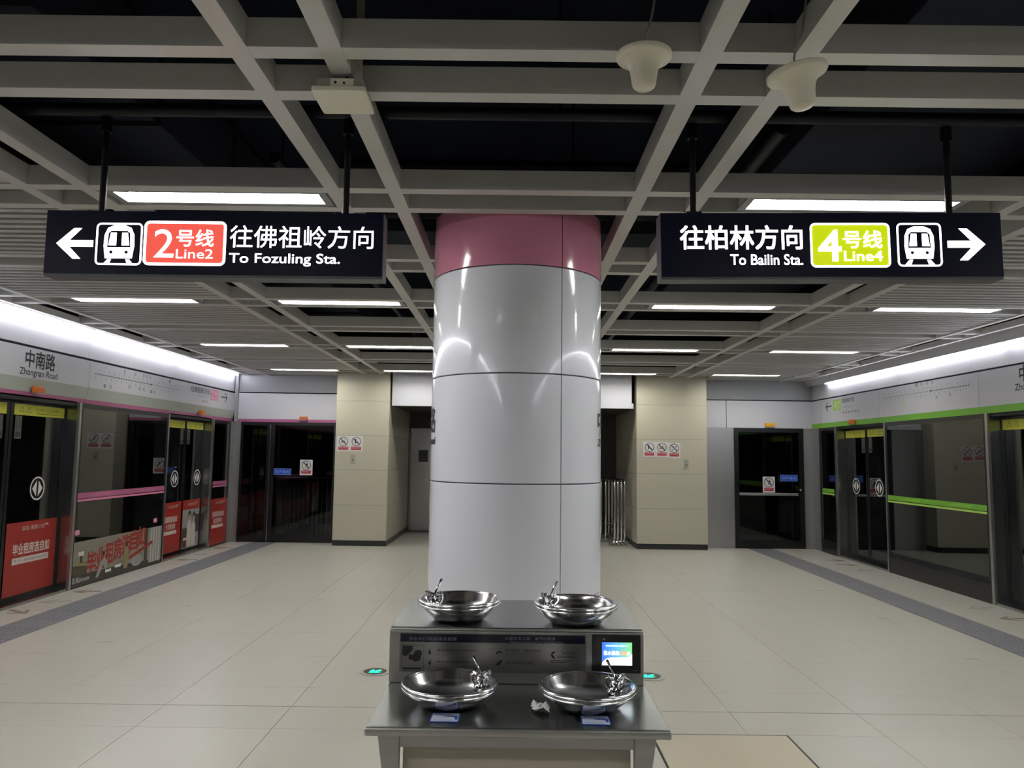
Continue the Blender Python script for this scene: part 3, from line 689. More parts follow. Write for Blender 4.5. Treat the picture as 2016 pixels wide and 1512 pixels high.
# posters
def red_poster(F, u0, u1, v0, v1, label, kind):
    o_ = root('advert_poster', F.p((u0+u1)/2, v0, 0), label, 'poster')
    L = u1-u0; H = v1-v0; f = lambda a: u0+L*a; g = lambda a: v0+H*a
    B().fbox(F, u0, u1, v0, v1, 0, .0012, 'poster_red').build('sheet', o_)
    B().text(F, '自如·海燕计划', f(.30), f(.74), g(.875), g(.94), .0018, 'poster_white', .0).fbox(F, f(.75), f(.82), g(.915), g(.94), .0012, .0018, 'poster_white').build('heading_lettering', o_)
    if kind == 'slogan':
        B().text(F, '毕业租房选自如', f(.14), f(.86), g(.55), g(.70), .0018, 'poster_white', .03).build('slogan_lettering', o_)
        B().fbox(F, f(.14), f(.86), g(.42), g(.51), .0012, .0016, 'poster_white').text(F, '押一付一 服务费减免 毕业生专享', f(.17), f(.83), g(.445), g(.485), .002, 'ink_grey', 0).build('banner', o_)
    elif kind == 'life':
        B().text(F, '全国租房选自如', f(.12), f(.80), g(.60), g(.72), .0018, 'poster_white', .035).text(F, '生活更自如', f(.2), f(.7), g(.46), g(.57), .0018, 'poster_white', .035).build('slogan_lettering', o_)
        B().fbox(F, f(.10), f(.78), g(.36), g(.43), .0012, .0018, 'poster_white').build('banner', o_)
    else:
        b_ = B().fbox(F, f(.02), f(.99), g(.0), g(.80), .0012, .0016, 'poster_grey')
        b_.fbox(F, f(.02), f(.30), g(.02), g(.42), .0016, .0018, 'poster_brown').fbox(F, f(.7), f(.99), g(.30), g(.68), .0016, .0018, 'poster_dark')
        for c, hh, hair in ((.42, .70, .05), (.68, .66, .06)):
            b_.prism(F, [(f(c-.12), g(.02)), (f(c+.12), g(.02)), (f(c+.11), g(hh-.22)), (f(c+.05), g(hh-.13)), (f(c-.05), g(hh-.13)), (f(c-.12), g(hh-.22))], .0018, .002, 'poster_white')
            b_.disc(F, f(c), g(hh-.02), L*.095, .002, .0021, 'poster_dark', 14, 1, 1.25); b_.disc(F, f(c), g(hh-.07), L*.06, .0021, .0023, 'poster_skin', 14, 1, 1.3)
        b_.fbox(F, f(.1), f(.35), g(.17), g(.22), .002, .0024, 'poster_white').fbox(F, f(.55), f(.85), g(.22), g(.27), .002, .0024, 'poster_white')
        b_.build('picture', o_)
Fd = F_left(XL-.148)
red_poster(Fd, 7.96, 8.83, .075, .83, 'red advert poster reading 毕业租房选自如 on the nearest full door leaf', 'slogan')
red_poster(Fd, 6.99, 7.82, .075, .83, 'red topped advert poster with picture cut by the picture edge', 'people')
red_poster(Fd, 11.5, 12.13, .06, .82, 'red advert poster with white slogan on the far pink doors, nearer leaf', 'life')
red_poster(Fd, 12.19, 12.84, .06, .82, 'advert poster with two people in white on the far pink doors', 'people')
red_poster(F_left(XL), 12.93, 13.68, .03, .80, 'red advert poster with white slogan on the end panel by the corner', 'life')
F = F_left(XL); o_ = root('wide_advert', (XL, 10.05, 0), 'wide bedroom advert with slanted red lettering 毕业租房选自如 on glass panel', 'poster')
U, V = 8.95, .01
B().fbox(F, 8.95, 11.17, .01, .53, 0, .001, 'poster_wall').build('sheet', o_)
b_ = B()
b_.prism(F, [(U, V), (U+2.22, V), (U+2.22, V+.06), (U+1.5, V+.10), (U+.9, V+.12), (U, V+.14)], .001, .0013, 'poster_dark')
b_.prism(F, [(U, V+.14), (U+.30, V+.13), (U+.30, V+.26), (U+.05, V+.28), (U, V+.27)], .0013, .0015, 'poster_brown')
b_.prism(F, [(U, V+.25), (U+.33, V+.22), (U+.33, V+.245), (U, V+.29)], .0015, .0017, 'poster_olive')
b_.fbox(F, U+.14, U+.19, V+.26, V+.36, .0013, .0015, 'poster_dark').fbox(F, U+.1, U+.22, V+.35, V+.40, .0015, .0017, 'poster_white')
b_.fbox(F, U+1.72, U+1.80, V+.06, V+.515, .0013, .0015, 'poster_brown').fbox(F, U+1.85, U+2.2, V+.04, V+.515, .0013, .0015, 'poster_grey')
for q in (1.90, 1.97, 2.05, 2.13): b_.fbox(F, U+q, U+q+.02, V+.04, V+.515, .0015, .0016, 'poster_white')
b_.disc(F, U+1.52, V+.12, .15, .0013, .0016, 'poster_grey', 24, 1, .5)
b_.build('room_picture', o_)
b_ = B()
b_.prism(F, [(U+.50, V+.05), (U+.56, V+.04), (U+.66, V+.18), (U+.74, V+.10), (U+.76, V+.22), (U+.68, V+.27), (U+.60, V+.22)], .0022, .0024, 'poster_grey').disc(F, U+.66, V+.32, .03, .0022, .0024, 'poster_dark', 12)
b_.build('person_picture', o_); b_ = B()
b_.prism(F, [(U+1.17, V+.06), (U+1.27, V+.06), (U+1.28, V+.30), (U+1.22, V+.34), (U+1.16, V+.30)], .0022, .0024, 'poster_olive').disc(F, U+1.22, V+.37, .028, .0022, .0024, 'poster_dark', 12)
b_.build('person_picture', o_)
b_ = B()
for i, ch in enumerate('毕业租房选自如'):
    u = U+.29+.205*i; v = V+.12+.030*i; s_ = .25+.001*i
    b_.text(F, ch, u, u+.195, v, v+s_, .0019, 'poster_red', .04)
b_.prism(F, [(U+1.30, V+.15), (U+1.95, V+.30), (U+1.95, V+.345), (U+1.30, V+.195)], .0016, .0019, 'poster_red')
b_.build('slogan_lettering', o_)
B().text(F, '自如ziroom', U+.01, U+.36, V+.045, V+.115, .0019, 'paint_white', .0).build('brand_lettering', o_)
B().fbox(F, U+.72, U+.86, V+.075, V+.11, .0019, .0022, 'paint_white').fbox(F, U+.95, U+1.10, V+.10, V+.135, .0019, .0022, 'paint_white').build('caption_strip', o_)
for y, z, lb in ((9.0, .64, 'small pink round sticker above the wide advert, nearer end'), (10.95, .62, 'small pink round sticker above the wide advert, farther end')):
    F = F_left(XL); o_ = root('pink_sticker', (XL, y, z), lb, 'sticker')
    B().rrect(F, y-.05, y+.05, z-.03, z+.03, .02, 0, .001, 'label_pink').build('sheet', o_)
    B().text(F, '热线', y-.035, y+.035, z-.015, z+.015, .0014, 'poster_white').build('lettering', o_)

# ================================================================== BACK WALL
wb = root('wall_back', (0, YB, 0), structure=True)
def bx(name, x0, x1, y0, y1, z0, z1, k, parent=wb, bev=0): return B().box(x0, x1, y0, y1, z0, z1, k).build(name, parent, bevel=bev)
# pink side
bx('header_panel', -5.0, -3.13, YB, YB+.15, 2.2, 2.668, 'header_white')
bx('colour_band', -5.0, -3.13, YB, YB+.15, 2.148, 2.2, 'band_magenta')
bx('shadow_gap', -5.0, -3.13, YB+.05, YB+.15, 2.66, 2.70, 'gap_black')
bx('upper_panel', -5.0, -3.13, YB+.01, YB+.15, 2.69, 3.08, 'header_grey')
bx('corner_trim', XL, -4.995, YB-.05, YB+.15, 2.148, 3.08, 'header_grey')
bx('corner_post', XL, -4.93, YB-.01, YB+.1, 0, 2.148, 'steel_vertical')
# green side
bx('header_panel', 3.44, 3.866, YB-.02, YB+.15, 2.148, 2.64, 'header_white')
bx('header_panel', 3.876, 5.42, YB-.02, YB+.15, 2.148, 2.64, 'header_white')
bx('shadow_gap', 3.44, 5.42, YB+.05, YB+.15, 2.63, 2.67, 'gap_black')
bx('upper_panel', 3.44, 5.62, YB-.01, YB+.15, 2.66, 3.08, 'header_grey')
bx('steel_cladding', 3.43, 4.0, YB-.015, YB+.12, 0, 2.146, 'steel_vertical')
bx('steel_cladding', 5.255, 5.56, YB-.015, YB+.12, 0, 2.146, 'steel_vertical')
# end door on the pink side
d = root('door_7', (-4.07, YB, 0), structure=True)
b_ = B(); fy0, fy1 = YB+.0, YB+.05
for q in ((-4.93, -4.885, 0, 2.148), (-3.245, -3.13, 0, 2.148), (-4.885, -3.245, 2.09, 2.148), (-4.45, -4.31, 0, 2.09), (-4.885, -4.45, 0, .12), (-4.31, -3.245, 0, .14)): b_.box(q[0], q[1], fy0, fy1, q[2], q[3], 'frame_black')
b_.build('door_frame', d)
for a, c, z in ((-4.885, -4.45, .12), (-4.31, -3.245, .14)):
    B().add([(a, YB+.02, z), (c, YB+.02, z), (c, YB+.02, 2.09), (a, YB+.02, 2.09)], [(0, 1, 2, 3)], 'glass_door').build('pane', d)
bx('mullion', -4.40, -4.385, YB-.006, YB, 0, 2.1, 'steel_dark', d)
B().tube([(-4.337, YB-.02, 1.31), (-4.337, YB, 1.31)], .018, 'chrome', 12).build('lock', d)
# end door on the green side
d = root('door_8', (4.63, YB, 0), structure=True)
b_ = B(); fy0, fy1 = YB-.03, YB+.03
for q in ((4.0, 4.08, 0, 2.146), (5.17, 5.255, 0, 2.146), (4.08, 5.17, 2.07, 2.146), (4.08, 5.17, 0, .14)): b_.box(q[0], q[1], fy0, fy1, q[2], q[3], 'frame_black')
b_.build('door_frame', d)
B().add([(4.08, YB-.01, .14), (5.17, YB-.01, .14), (5.17, YB-.01, 2.07), (4.08, YB-.01, 2.07)], [(0, 1, 2, 3)], 'glass_door').build('pane', d)
B().tube([(5.177, YB-.05, 1.045), (5.177, YB-.03, 1.045)], .02, 'chrome', 14).build('lock', d)
pb = B().box(4.07, 5.12, YB-.10, YB-.07, .94, .985, 'steel').build('push_bar', d, bevel=.006)
B().box(4.09, 4.12, YB-.07, YB-.03, .945, .98, 'steel').box(5.07, 5.10, YB-.07, YB-.03, .945, .98, 'steel').build('bracket', pb)
# rooms behind the end doors
rm = root('wall_end', (0, 16.4, 0), structure=True)
B().box(-5.2, -3.0, 13.95, 17.6, -.05, -.001, 'floor_stone').build('end_floor', rm)
B().box(-5.4, -2.3, 17.6, 17.7, 0, 3.3, 'tunnel_black').box(-5.45, -5.3, 14.1, 17.6, 0, 3.3, 'tunnel_black').box(-3.2, -3.1, 16.2, 17.6, 0, 3.3, 'tunnel_black').box(-5.4, -3.0, 14.1, 17.7, 2.9, 3.0, 'tunnel_black').build('end_room_wall', rm)
B().box(3.4, 5.6, 17.0, 17.1, 0, 3.3, 'tunnel_black').box(3.42, 5.6, 14.1, 17.1, 2.9, 3.0, 'tunnel_black').box(5.56, 5.66, 14.0, 17.1, 0, 3.0, 'tunnel_black').box(3.42, 5.6, 14.0, 17.1, -.1, -.01, 'tunnel_black').build('end_room_wall', rm)
g_ = root('railing', (-4.1, 15.0, 0), 'dark vertical bar railing seen through the black glass end door', 'railing')
for q in range(20): B().tube([(-4.95+.09*q, 15.0, 0), (-4.95+.09*q, 15.0, 1.1)], .009, 'steel_dark', 6).build('baluster', g_)
B().tube([(-5.0, 15.0, 1.12), (-3.2, 15.0, 1.12)], .022, 'steel_dark', 8).build('handrail', g_)

# tiled pillars
def pillar(x0, x1, y0, inner, label, joints_x):
    t = root('tiled_pillar', ((x0+x1)/2, y0, 0), label, 'pillar')
    zs = [.095, .702, 1.309, 1.913, 2.521, 3.09]
    B().box(x0+.012, x1-.012, y0+.012, 16.25, 0, 3.1, 'joint_dark').build('core', t)
    B().box(x0+.004, x1-.004, y0+.02 if 0 else y0+.006, 16.2, 0, .095, 'plinth_black').build('plinth', t)
    for i in range(5):
        if i == 4 and joints_x:
            sp_ = [x0]+joints_x+[x1]
        else: sp_ = [x0, x1]
        for a, c in zip(sp_[:-1], sp_[1:]): B().box(a+.0015, c-.0015, y0, y0+.012, zs[i]+.002, zs[i+1]-.002, 'tile_beige').build('wall_tile', t)
        for y1, y2 in ((y0+.012, y0+1.35), (y0+1.35, 16.17)):
            if inner > 0: B().box(x1-.012, x1, y1+.0015, y2-.0015, zs[i]+.002, zs[i+1]-.002, 'tile_beige').build('wall_tile', t)
            else: B().box(x0, x0+.012, y1+.0015, y2-.0015, zs[i]+.002, zs[i+1]-.002, 'tile_beige').build('wall_tile', t)
        B().box((x0 if inner > 0 else x1-.012), (x0+.012 if inner > 0 else x1), y0+.012, y0+.42, zs[i]+.002, zs[i+1]-.002, 'tile_beige').build('wall_tile', t)
pillar(-3.115, -2.18, 13.45, 1, 'beige tiled pillar with two prohibition signs beside the black glass end door', [])
pillar(2.185, 3.425, 13.50, -1, 'beige tiled pillar with three prohibition signs beside the queue barriers', [3.03])
# header across the recess
bx('recess_header', -2.145, 2.10, 13.50, 13.62, 2.45, 3.08, 'header_white')
bx('recess_header_return', 2.10, 2.135, 13.52, 13.62, 2.45, 2.54, 'header_white')
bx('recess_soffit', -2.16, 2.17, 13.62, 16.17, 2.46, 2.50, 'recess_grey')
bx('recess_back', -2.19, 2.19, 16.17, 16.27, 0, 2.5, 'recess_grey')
bx('void_closure', -5.3, 5.7, 14.0, 14.05, 3.0, 4.2, 'void_black')
d = root('door_9', (-1.6, 16.17, 0), structure=True)
bx('door_frame', -2.15, -1.05, 16.13, 16.17, 2.06, 2.14, 'steel', d); bx('door_jamb', -2.165, -2.13, 16.13, 16.17, 0, 2.06, 'steel_dark', d); bx('door_jamb', -1.07, -1.04, 16.13, 16.17, 0, 2.06, 'steel_dark', d)
bx('door_leaf', -2.13, -1.07, 16.145, 16.168, .012, 2.06, 'steel_vertical', d, .004)

# ---- prohibition signs
def picto(b_, F, cu, cv, r, kind, k='ink_black', c=0.0016):
    c1 = c+.0006
    P = lambda pts: b_.prism(F, [(cu+x*r, cv+y*r) for x, y in pts], c, c1, k)
    if kind == 'smoke':
        P([(-.62, .0), (.55, .0), (.55, .12), (-.62, .12)]); P([(-.62, -.28), (.2, -.28), (.5, -.5), (.6, -.4), (.25, -.16), (-.62, -.16)])
        P([(.1, .2), (.3, .45), (.15, .65), (.22, .68), (.4, .45), (.2, .2)])
    elif kind == 'litter':
        P([(-.4, .5), (0, .35), (-.05, -.5), (-.3, -.5)]); b_.disc(F, cu-.12*r, cv+.55*r, .14*r, c, c1, k, 10); P([(.0, .1), (.55, -.25), (.6, -.45), (.45, -.5), (.3, -.3), (.0, -.1)])
    elif kind == 'post':
        P([(.15, .3), (.6, .65), (.45, .2), (.2, .12)]); P([(-.45, -.25), (-.2, -.2), (-.3, -.55), (-.45, -.5)])
    else:
        b_.disc(F, cu+.12*r, cv+.5*r, .13*r, c, c1, k, 10)
        P([(-.0, .35), (.3, .35), (.5, .0), (.42, -.05), (.25, .12), (.22, -.1), (.4, -.6), (.28, -.62), (.08, -.2), (-.12, -.62), (-.25, -.6), (-.02, -.05), (-.02, .1), (-.2, -.02), (-.26, .06)])
def prohibition(F, u0, u1, v0, v1, kinds, label, words, tilt=None, dim=False, name='prohibition_sign'):  # dim puts the recess shade into the plate, label and text colours
    o_ = root(name, F.p((u0+u1)/2, (v0+v1)/2, 0), label, 'sign')
    n = len(kinds); W = (u1-u0)/n; H = v1-v0
    for i, kd in enumerate(kinds):
        dv = -.012 if (tilt and i == n-1) else 0
        a, c = u0+W*i, u0+W*(i+1); cu = (a+c)/2; r = min(W*.40, H*.30); cv = v1-r-H*.06+dv
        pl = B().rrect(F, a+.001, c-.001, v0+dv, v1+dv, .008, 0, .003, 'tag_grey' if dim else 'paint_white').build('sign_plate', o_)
        b_ = B().ring(F, cu, cv, r, r*.88, .003, .0036, 'ink_black', 28)
        s_ = math.sqrt(.5)*r*.92; t_ = r*.07
        b_.prism(F, [(cu-s_-t_, cv+s_-t_), (cu-s_+t_, cv+s_+t_), (cu+s_+t_, cv-s_+t_), (cu+s_-t_, cv-s_-t_)], .003, .0038, 'ink_black')
        b_.build('ring', pl)
        b_ = B(); picto(b_, F, cu, cv, r*.9, kd, c=.003); b_.build('pictogram', pl)
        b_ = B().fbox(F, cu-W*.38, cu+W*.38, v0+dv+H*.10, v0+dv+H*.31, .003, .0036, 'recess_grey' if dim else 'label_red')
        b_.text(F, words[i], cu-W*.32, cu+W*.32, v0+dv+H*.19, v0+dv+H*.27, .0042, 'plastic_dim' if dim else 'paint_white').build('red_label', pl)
prohibition(F_back(13.45), -3.085, -2.632, 1.632, 1.905, ('smoke', 'litter'), 'two white no smoking and no littering plates on the pillar nearer pink', ('禁止吸烟', '请勿乱扔'))
prohibition(F_back(13.50), 2.302, 2.955, 1.60, 1.868, ('litter', 'smoke', 'post'), 'row of three white prohibition plates on the pillar by the barriers', ('请勿乱扔', '禁止吸烟', '请勿张贴'), True)
prohibition(F_back(YB+.02-.0005), -3.842, -3.612, 1.195, 1.475, ('person',), 'white no entry plate on the black glass door beside the pink screen', ('禁止进入',))
prohibition(F_back(YB-.0105), 4.511, 4.731, .99, 1.275, ('person',), 'white no entry plate above the push bar of the end door', ('禁止进入',))
prohibition(F_back(16.145), -1.978, -1.772, 1.44, 1.69, ('person',), 'no entry plate greyed with painted shade on the steel recess door', ('禁止进入',), dim=True)
for F, u0, u1, lb in ((F_back(YB+.0195), -4.309, -3.997, 'small blue plate 轻开慢关 on the black glass door beside the pink screen'), (F_back(YB-.0305+.02), 4.829, 5.141, 'small blue plate 轻开慢关 on the end door with push bar')):
    o_ = root('blue_plate', F.p((u0+u1)/2, 1.25, 0), lb, 'sign')
    B().fbox(F, u0, u1, 1.195, 1.312, 0, .003, 'label_blue').build('plate', o_)
    B().rframe(F, u0+.005, u1-.005, 1.20, 1.307, .004, .004, .003, .0036, 'plate_blue_text', 2).build('border', o_)
    B().text(F, '轻开慢关', u0+.03, u1-.03, 1.228, 1.28, .0036, 'plate_blue_text', 0).build('lettering', o_)
for F, u, v, lb in ((F_back(13.45), -2.80, 1.50, 'faded grey wall box below the two prohibition plates'), (F_back(13.50), 3.058, 1.49, 'faded grey wall box below the three prohibition plates')):
    o_ = root('wall_box', F.p(u, v, 0), lb, 'wall box')
    B().rrect(F, u-.036, u+.036, v-.075, v+.075, .008, 0, .012, 'plastic_dim').build('cover', o_)
    B().disc(F, u, v-.02, .013, .012, .015, 'recess_grey', 12).build('button', o_)

# queue barriers in the recess
def barrier(x, y, label, L=1.3):
    o_ = root('queue_barrier', (x, y, 0), label, 'barrier', 'stainless queue barriers leaning in the recess')
    h = 1.16; r = .021; pts = [(x, y, .04)]
    for i in range(7): a = PI/2*i/6; pts.append((x, y+.09-.09*math.cos(a), h-.09+.09*math.sin(a)))
    for i in range(7): a = PI/2*i/6; pts.append((x, y+L-.09+.09*math.sin(a), h-.09+.09*math.cos(a)))
    pts.append((x, y+L, .04)); B().tube(pts, r, 'steel_polished', 12).build('hoop', o_, smooth=True)
    B().tube([(x, y+.0, .30), (x, y+L, .30)], .012, 'steel_polished', 8).build('cross_rail', o_, smooth=True)
    for yy in (y, y+L):
        p = [(x-.10+.2*i/10, yy, .012+.055*math.sin(PI*i/10)) for i in range(11)]
        B().tube(p, .013, 'steel_polished', 8).build('foot', o_, smooth=True)
    return o_
b0 = barrier(1.865, 14.0, 'polished steel queue barrier, the front one at the recess pillar')
for i, (dx, dy, n_) in enumerate(((.085, .05, 'second'), (.155, .10, 'third'), (.225, .16, 'fourth'), (-.075, .55, 'fifth'), (-.14, .75, 'last'))):
    dup(b0, (dx-.02, dy, 0), label='polished steel queue barrier, %s behind the front one at the recess pillar' % n_)

# ================================================================== ROUND COLUMN
CX, CY, CR = .02, 4.90, .54
col = root('round_column', (CX, CY, 0), 'round glossy white clad column with pink top band behind the drinking fountain', 'column')
B().lathe((CX, CY, 0), [(CR-.012, 0), (CR-.012, 3.09)], 'joint_dark', 96).build('core', col, smooth=True)
zj = [.14, .775, 1.437, 2.072, 2.708, 3.10]
j0 = -PI/2+math.radians(28.8)
def shell(a0, a1, z0, z1, k, name):
    g = .0035/CR; e = .003
    prof = [(CR-.012, z0), (CR-e, z0), (CR, z0+e), (CR, z1-e), (CR-e, z1), (CR-.012, z1)]
    b_ = B().lathe((CX, CY, 0), prof, k, 48, a0=a0+g, a1=a1-g)
    n = 49
    for jn in (0, 48): b_.f.append([i*n+jn for i in range(6)]); b_.m.append(0)
    return b_.build(name, col, smooth=True)
for i in range(5):
    for q in range(3):
        shell(j0+q*2*PI/3, j0+(q+1)*2*PI/3, zj[i]+.0035, zj[i+1]-.0035, 'enamel_pink' if i == 4 else 'enamel_white', 'pink_panel' if i == 4 else 'column_panel')
B().lathe((CX, CY, 0), [(CR-.008, 0), (CR-.008, .155)], 'steel', 96).build('base_ring', col, smooth=True)
def curved_text(txt, am, width, z0, z1, bold, name):
    vs, fs = glyphs(txt, 0.0); xs_ = [v[0] for v in vs]; ys_ = [v[1] for v in vs]; W = max(xs_)-min(xs_); H = max(ys_)-min(ys_)
    P = []
    for x, y in vs:
        a = am+((x-min(xs_))/W-.5)*width/CR; P.append((a, z0+(y-min(ys_))/H*(z1-z0)))
    b_ = B()
    for i, (da, dz) in enumerate(((0, 0), (bold, bold), (-bold, bold), (bold, -bold), (-bold, -bold))[:5 if bold > 0 else 1]):
        r = CR+.0025+i*.0001; b_.add([(CX+r*math.cos(a+da*.5/CR), CY+r*math.sin(a+da*.5/CR), z+dz*.5) for a, z in P], fs, 'ink_black')
    b_.build(name, col)
for am in (PI-math.radians(4), math.radians(6)):
    curved_text('中南路', am, .53, 1.735, 1.89, .006, 'station_lettering'); curved_text('Zhongnan Road', am, .53, 1.65, 1.705, .003, 'station_lettering')

# ================================================================== HANGING SIGNS
def train_icon(b_, F, cu, cv, s_, c):
    q = lambda pts, k, c0, c1: b_.prism(F, [(cu+x*s_, cv+y*s_) for x, y in pts], c0, c1, k)
    q([(-.30, -.33), (.30, -.33), (.34, -.05), (.33, .2), (.26, .36), (.12, .42), (-.12, .42), (-.26, .36), (-.33, .2), (-.34, -.05)], 'glow_white', c, c+.001)
    q([(-.26, -.08), (.26, -.08), (.24, .24), (.18, .29), (-.18, .29), (-.24, .24)], 'sign_black', c+.001, c+.0015)
    q([(-.235, -.04), (-.06, -.04), (-.06, .25), (-.19, .25)], 'glow_white', c+.0015, c+.002); q([(.235, -.04), (.06, -.04), (.06, .25), (.19, .25)], 'glow_white', c+.0015, c+.002)
    for sx in (-1, 1):
        b_.disc(F, cu+sx*.17*s_, cv-.19*s_, .038*s_, c+.001, c+.0015, 'sign_black', 12)
        q([(sx*.16, -.35), (sx*.24, -.35), (sx*.34, -.47), (sx*.20, -.47)], 'glow_white', c, c+.001)
def sign(x0, x1, z0, z1, label, left, tilt):
    Y0 = 3.40; cx, cz = (x0+x1)/2, (z0+z1)/2
    o_ = root('hanging_sign', (cx, Y0+.05, cz), label, 'hanging sign')
    # the box hangs very slightly off level
    u = Vector((math.cos(tilt), 0, math.sin(tilt))); v = Vector((-math.sin(tilt), 0, math.cos(tilt)))
    F = Fr((cx, Y0, cz), u, v); W, H = (x1-x0)/2, (z1-z0)/2
    B().fbox(F, -W, W, -H, H, -.10, -.004, 'sign_trim').build('housing', o_, bevel=.003)
    B().fbox(F, -W+.002, W-.002, -H+.012, H-.002, -.004, 0, 'sign_black').build('face_panel', o_)
    E_ = lambda X, Z: (X-cx, Z-cz)
    if left:
        b_ = B(); small_arrow(b_, F, -2.088-cx, -1.92-cx, 2.5365-cz, .142, .030, True, 'glow_white', 0, .001); b_.build('arrow', o_)
        b_ = B().rframe(F, -1.908-cx, -1.697-cx, 2.438-cz, 2.634-cz, .022, .008, 0, .001, 'glow_white'); train_icon(b_, F, -1.802-cx, 2.537-cz, .205, 0); b_.build('train_icon', o_)
        bg = B().rrect(F, -1.688-cx, -1.317-cx, 2.441-cz, 2.643-cz, .024, 0, .001, 'glow_red').build('line_badge', o_)
        B().rframe(F, -1.690-cx, -1.315-cx, 2.439-cz, 2.645-cz, .026, .012, .001, .002, 'glow_white').build('badge_border', bg)
        B().text(F, '2', -1.642-cx, -1.552-cx, 2.475-cz, 2.606-cz, .002, 'glow_white', .0).text(F, '号线', -1.540-cx, -1.372-cx, 2.528-cz, 2.606-cz, .002, 'glow_white', .012).text(F, 'Line2', -1.540-cx, -1.372-cx, 2.472-cz, 2.515-cz, .002, 'glow_white', .0).build('lettering', bg)
        B().text(F, '往佛祖岭方向', -1.298-cx, -.645-cx, 2.525-cz, 2.628-cz, .001, 'glow_white', .004).build('chinese_lettering', o_)
        B().text(F, 'To Fozuling Sta.', -1.298-cx, -.795-cx, 2.441-cz, 2.499-cz, .001, 'glow_white', .012).build('english_lettering', o_)
    else:
        b_ = B(); small_arrow(b_, F, 1.966-cx, 2.138-cx, 2.573-cz, .147, .032, False, 'glow_white', 0, .001); b_.build('arrow', o_)
        b_ = B().rframe(F, 1.737-cx, 1.940-cx, 2.470-cz, 2.672-cz, .022, .008, 0, .001, 'glow_white'); train_icon(b_, F, 1.838-cx, 2.572-cz, .2, 0); b_.build('train_icon', o_)
        bg = B().rrect(F, 1.344-cx, 1.703-cx, 2.468-cz, 2.670-cz, .022, 0, .001, 'glow_lime').build('line_badge', o_)
        B().rframe(F, 1.342-cx, 1.705-cx, 2.466-cz, 2.672-cz, .024, .009, .001, .002, 'glow_white').build('badge_border', bg)
        B().text(F, '4', 1.380-cx, 1.480-cx, 2.497-cz, 2.638-cz, .002, 'glow_white', .02).text(F, '号线', 1.492-cx, 1.668-cx, 2.556-cz, 2.636-cz, .002, 'glow_white', .02).text(F, 'Line4', 1.494-cx, 1.668-cx, 2.496-cz, 2.542-cz, .002, 'glow_white', .015).build('lettering', bg)
        B().text(F, '往柏林方向', .752-cx, 1.306-cx, 2.551-cz, 2.660-cz, .001, 'glow_white', .022).build('chinese_lettering', o_)
        B().text(F, 'To Bailin Sta.', .978-cx, 1.306-cx, 2.478-cz, 2.527-cz, .001, 'glow_white', .015).build('english_lettering', o_)
    for xr in ((-1.915, -.785) if left else (.822, 2.005)):
        zt = z1-.002
        rd = B().tube([(xr, Y0+.045, zt), (xr, Y0+.045, 3.10)], .0145, 'pipe_black', 12).build('hanging_rod', o_, smooth=True)
        B().box(xr-.035, xr+.035, Y0+.02, Y0+.07, zt-.001, zt+.006, 'pipe_black').build('base_plate', rd)
        B().tube([(xr, Y0+.045, 3.08), (xr, Y0+.045, 3.15)], .024, 'pipe_black', 10).build('clamp', rd)
        for dx in (-.045, .045): B().lathe((xr+dx, Y0+.02, zt+.003), [(.0001, .006), (.005, .004), (.006, 0)], 'chrome', 8).build('bolt', rd)
sign(-2.140, -.600, 2.386, 2.692, 'black lit hanging sign 往佛祖岭方向 To Fozuling Sta. with red Line 2 badge', True, .0015)
sign(.662, 2.216, 2.412, 2.722, 'black lit hanging sign 往柏林方向 To Bailin Sta. with lime Line 4 badge', False, .013)

# ================================================================== ANTENNAS
def antenna(x, y, z, axis, label, sc=1.0):
    o_ = root('ceiling_antenna', (x, y, z), label, 'antenna')
    prof = [(.0, .016), (.084, .016), (.090, .012), (.091, .0), (.087, -.006), (.072, -.012), (.056, -.024), (.047, -.040), (.043, -.060), (.039, -.088), (.036, -.098), (.026, -.106), (.0, -.108)]
    prof = [(r*sc, q*sc) for r, q in prof]
    B().lathe((x, y, z), prof, 'plastic_white', 48, axis=axis).build('dome', o_, smooth=True)
    a = Vector(axis).normalized(); p = Vector((x, y, z))+a*.016*sc
    B().tube([p, p+a*.04, p+a*.07+Vector((.01, .0, 0)), p+Vector((.03, .02, .14)), p+Vector((.05, .03, .26)), p+Vector((.05, .03, .5))], .004, 'plastic_dim', 8).build('cable', o_, smooth=True)
antenna(.416, 2.40, 2.906, (0.0, -.03, 1), 'cream trumpet shaped ceiling antenna hanging nearer the picture centre')
antenna(.918, 2.40, 2.852, (-.19, -.06, 1), 'cream trumpet shaped ceiling antenna hanging crooked over the Line 4 sign', 1.06)
o_ = root('panel_antenna', (-.64, 2.6, 2.9), 'flat cream panel antenna box hanging from the grid over the Line 2 sign', 'antenna')
c0 = Vector((-.658, 2.79, 2.926)); F = Fr(c0, (1, 0, 0), (0, 1, 0))
B().prism(F, rr(-.100, .100, -.100, .100, .012, 3), .0, .018, 'plastic_white').build('cover', o_, bevel=.003)
B().prism(F, rr(-.085, .088, -.088, .09, .01, 3), .018, .052, 'plastic_dim').build('back_tray', o_)
B().fbox(F, -.03, .055, -.091, -.087, .022, .05, 'plastic_white').tube([F.p(-.012, -.092, .035), F.p(-.012, -.085, .035)], .006, 'gap_black', 6).tube([F.p(.02, -.092, .033), F.p(.02, -.085, .033)], .005, 'gap_black', 6).build('bracket_plate', o_)
B().tube([F.p(.03, -.04, .05), F.p(.01, -.07, .10), F.p(-.05, -.07, .18), F.p(-.12, -.02, .30), F.p(-.12, -.02, .5)], .006, 'pipe_black', 8).build('cable', o_, smooth=True)
B().box(-.60, -.575, 2.70, 2.72, 2.97, 3.5, 'plastic_dim').build('hanger_strap', o_)

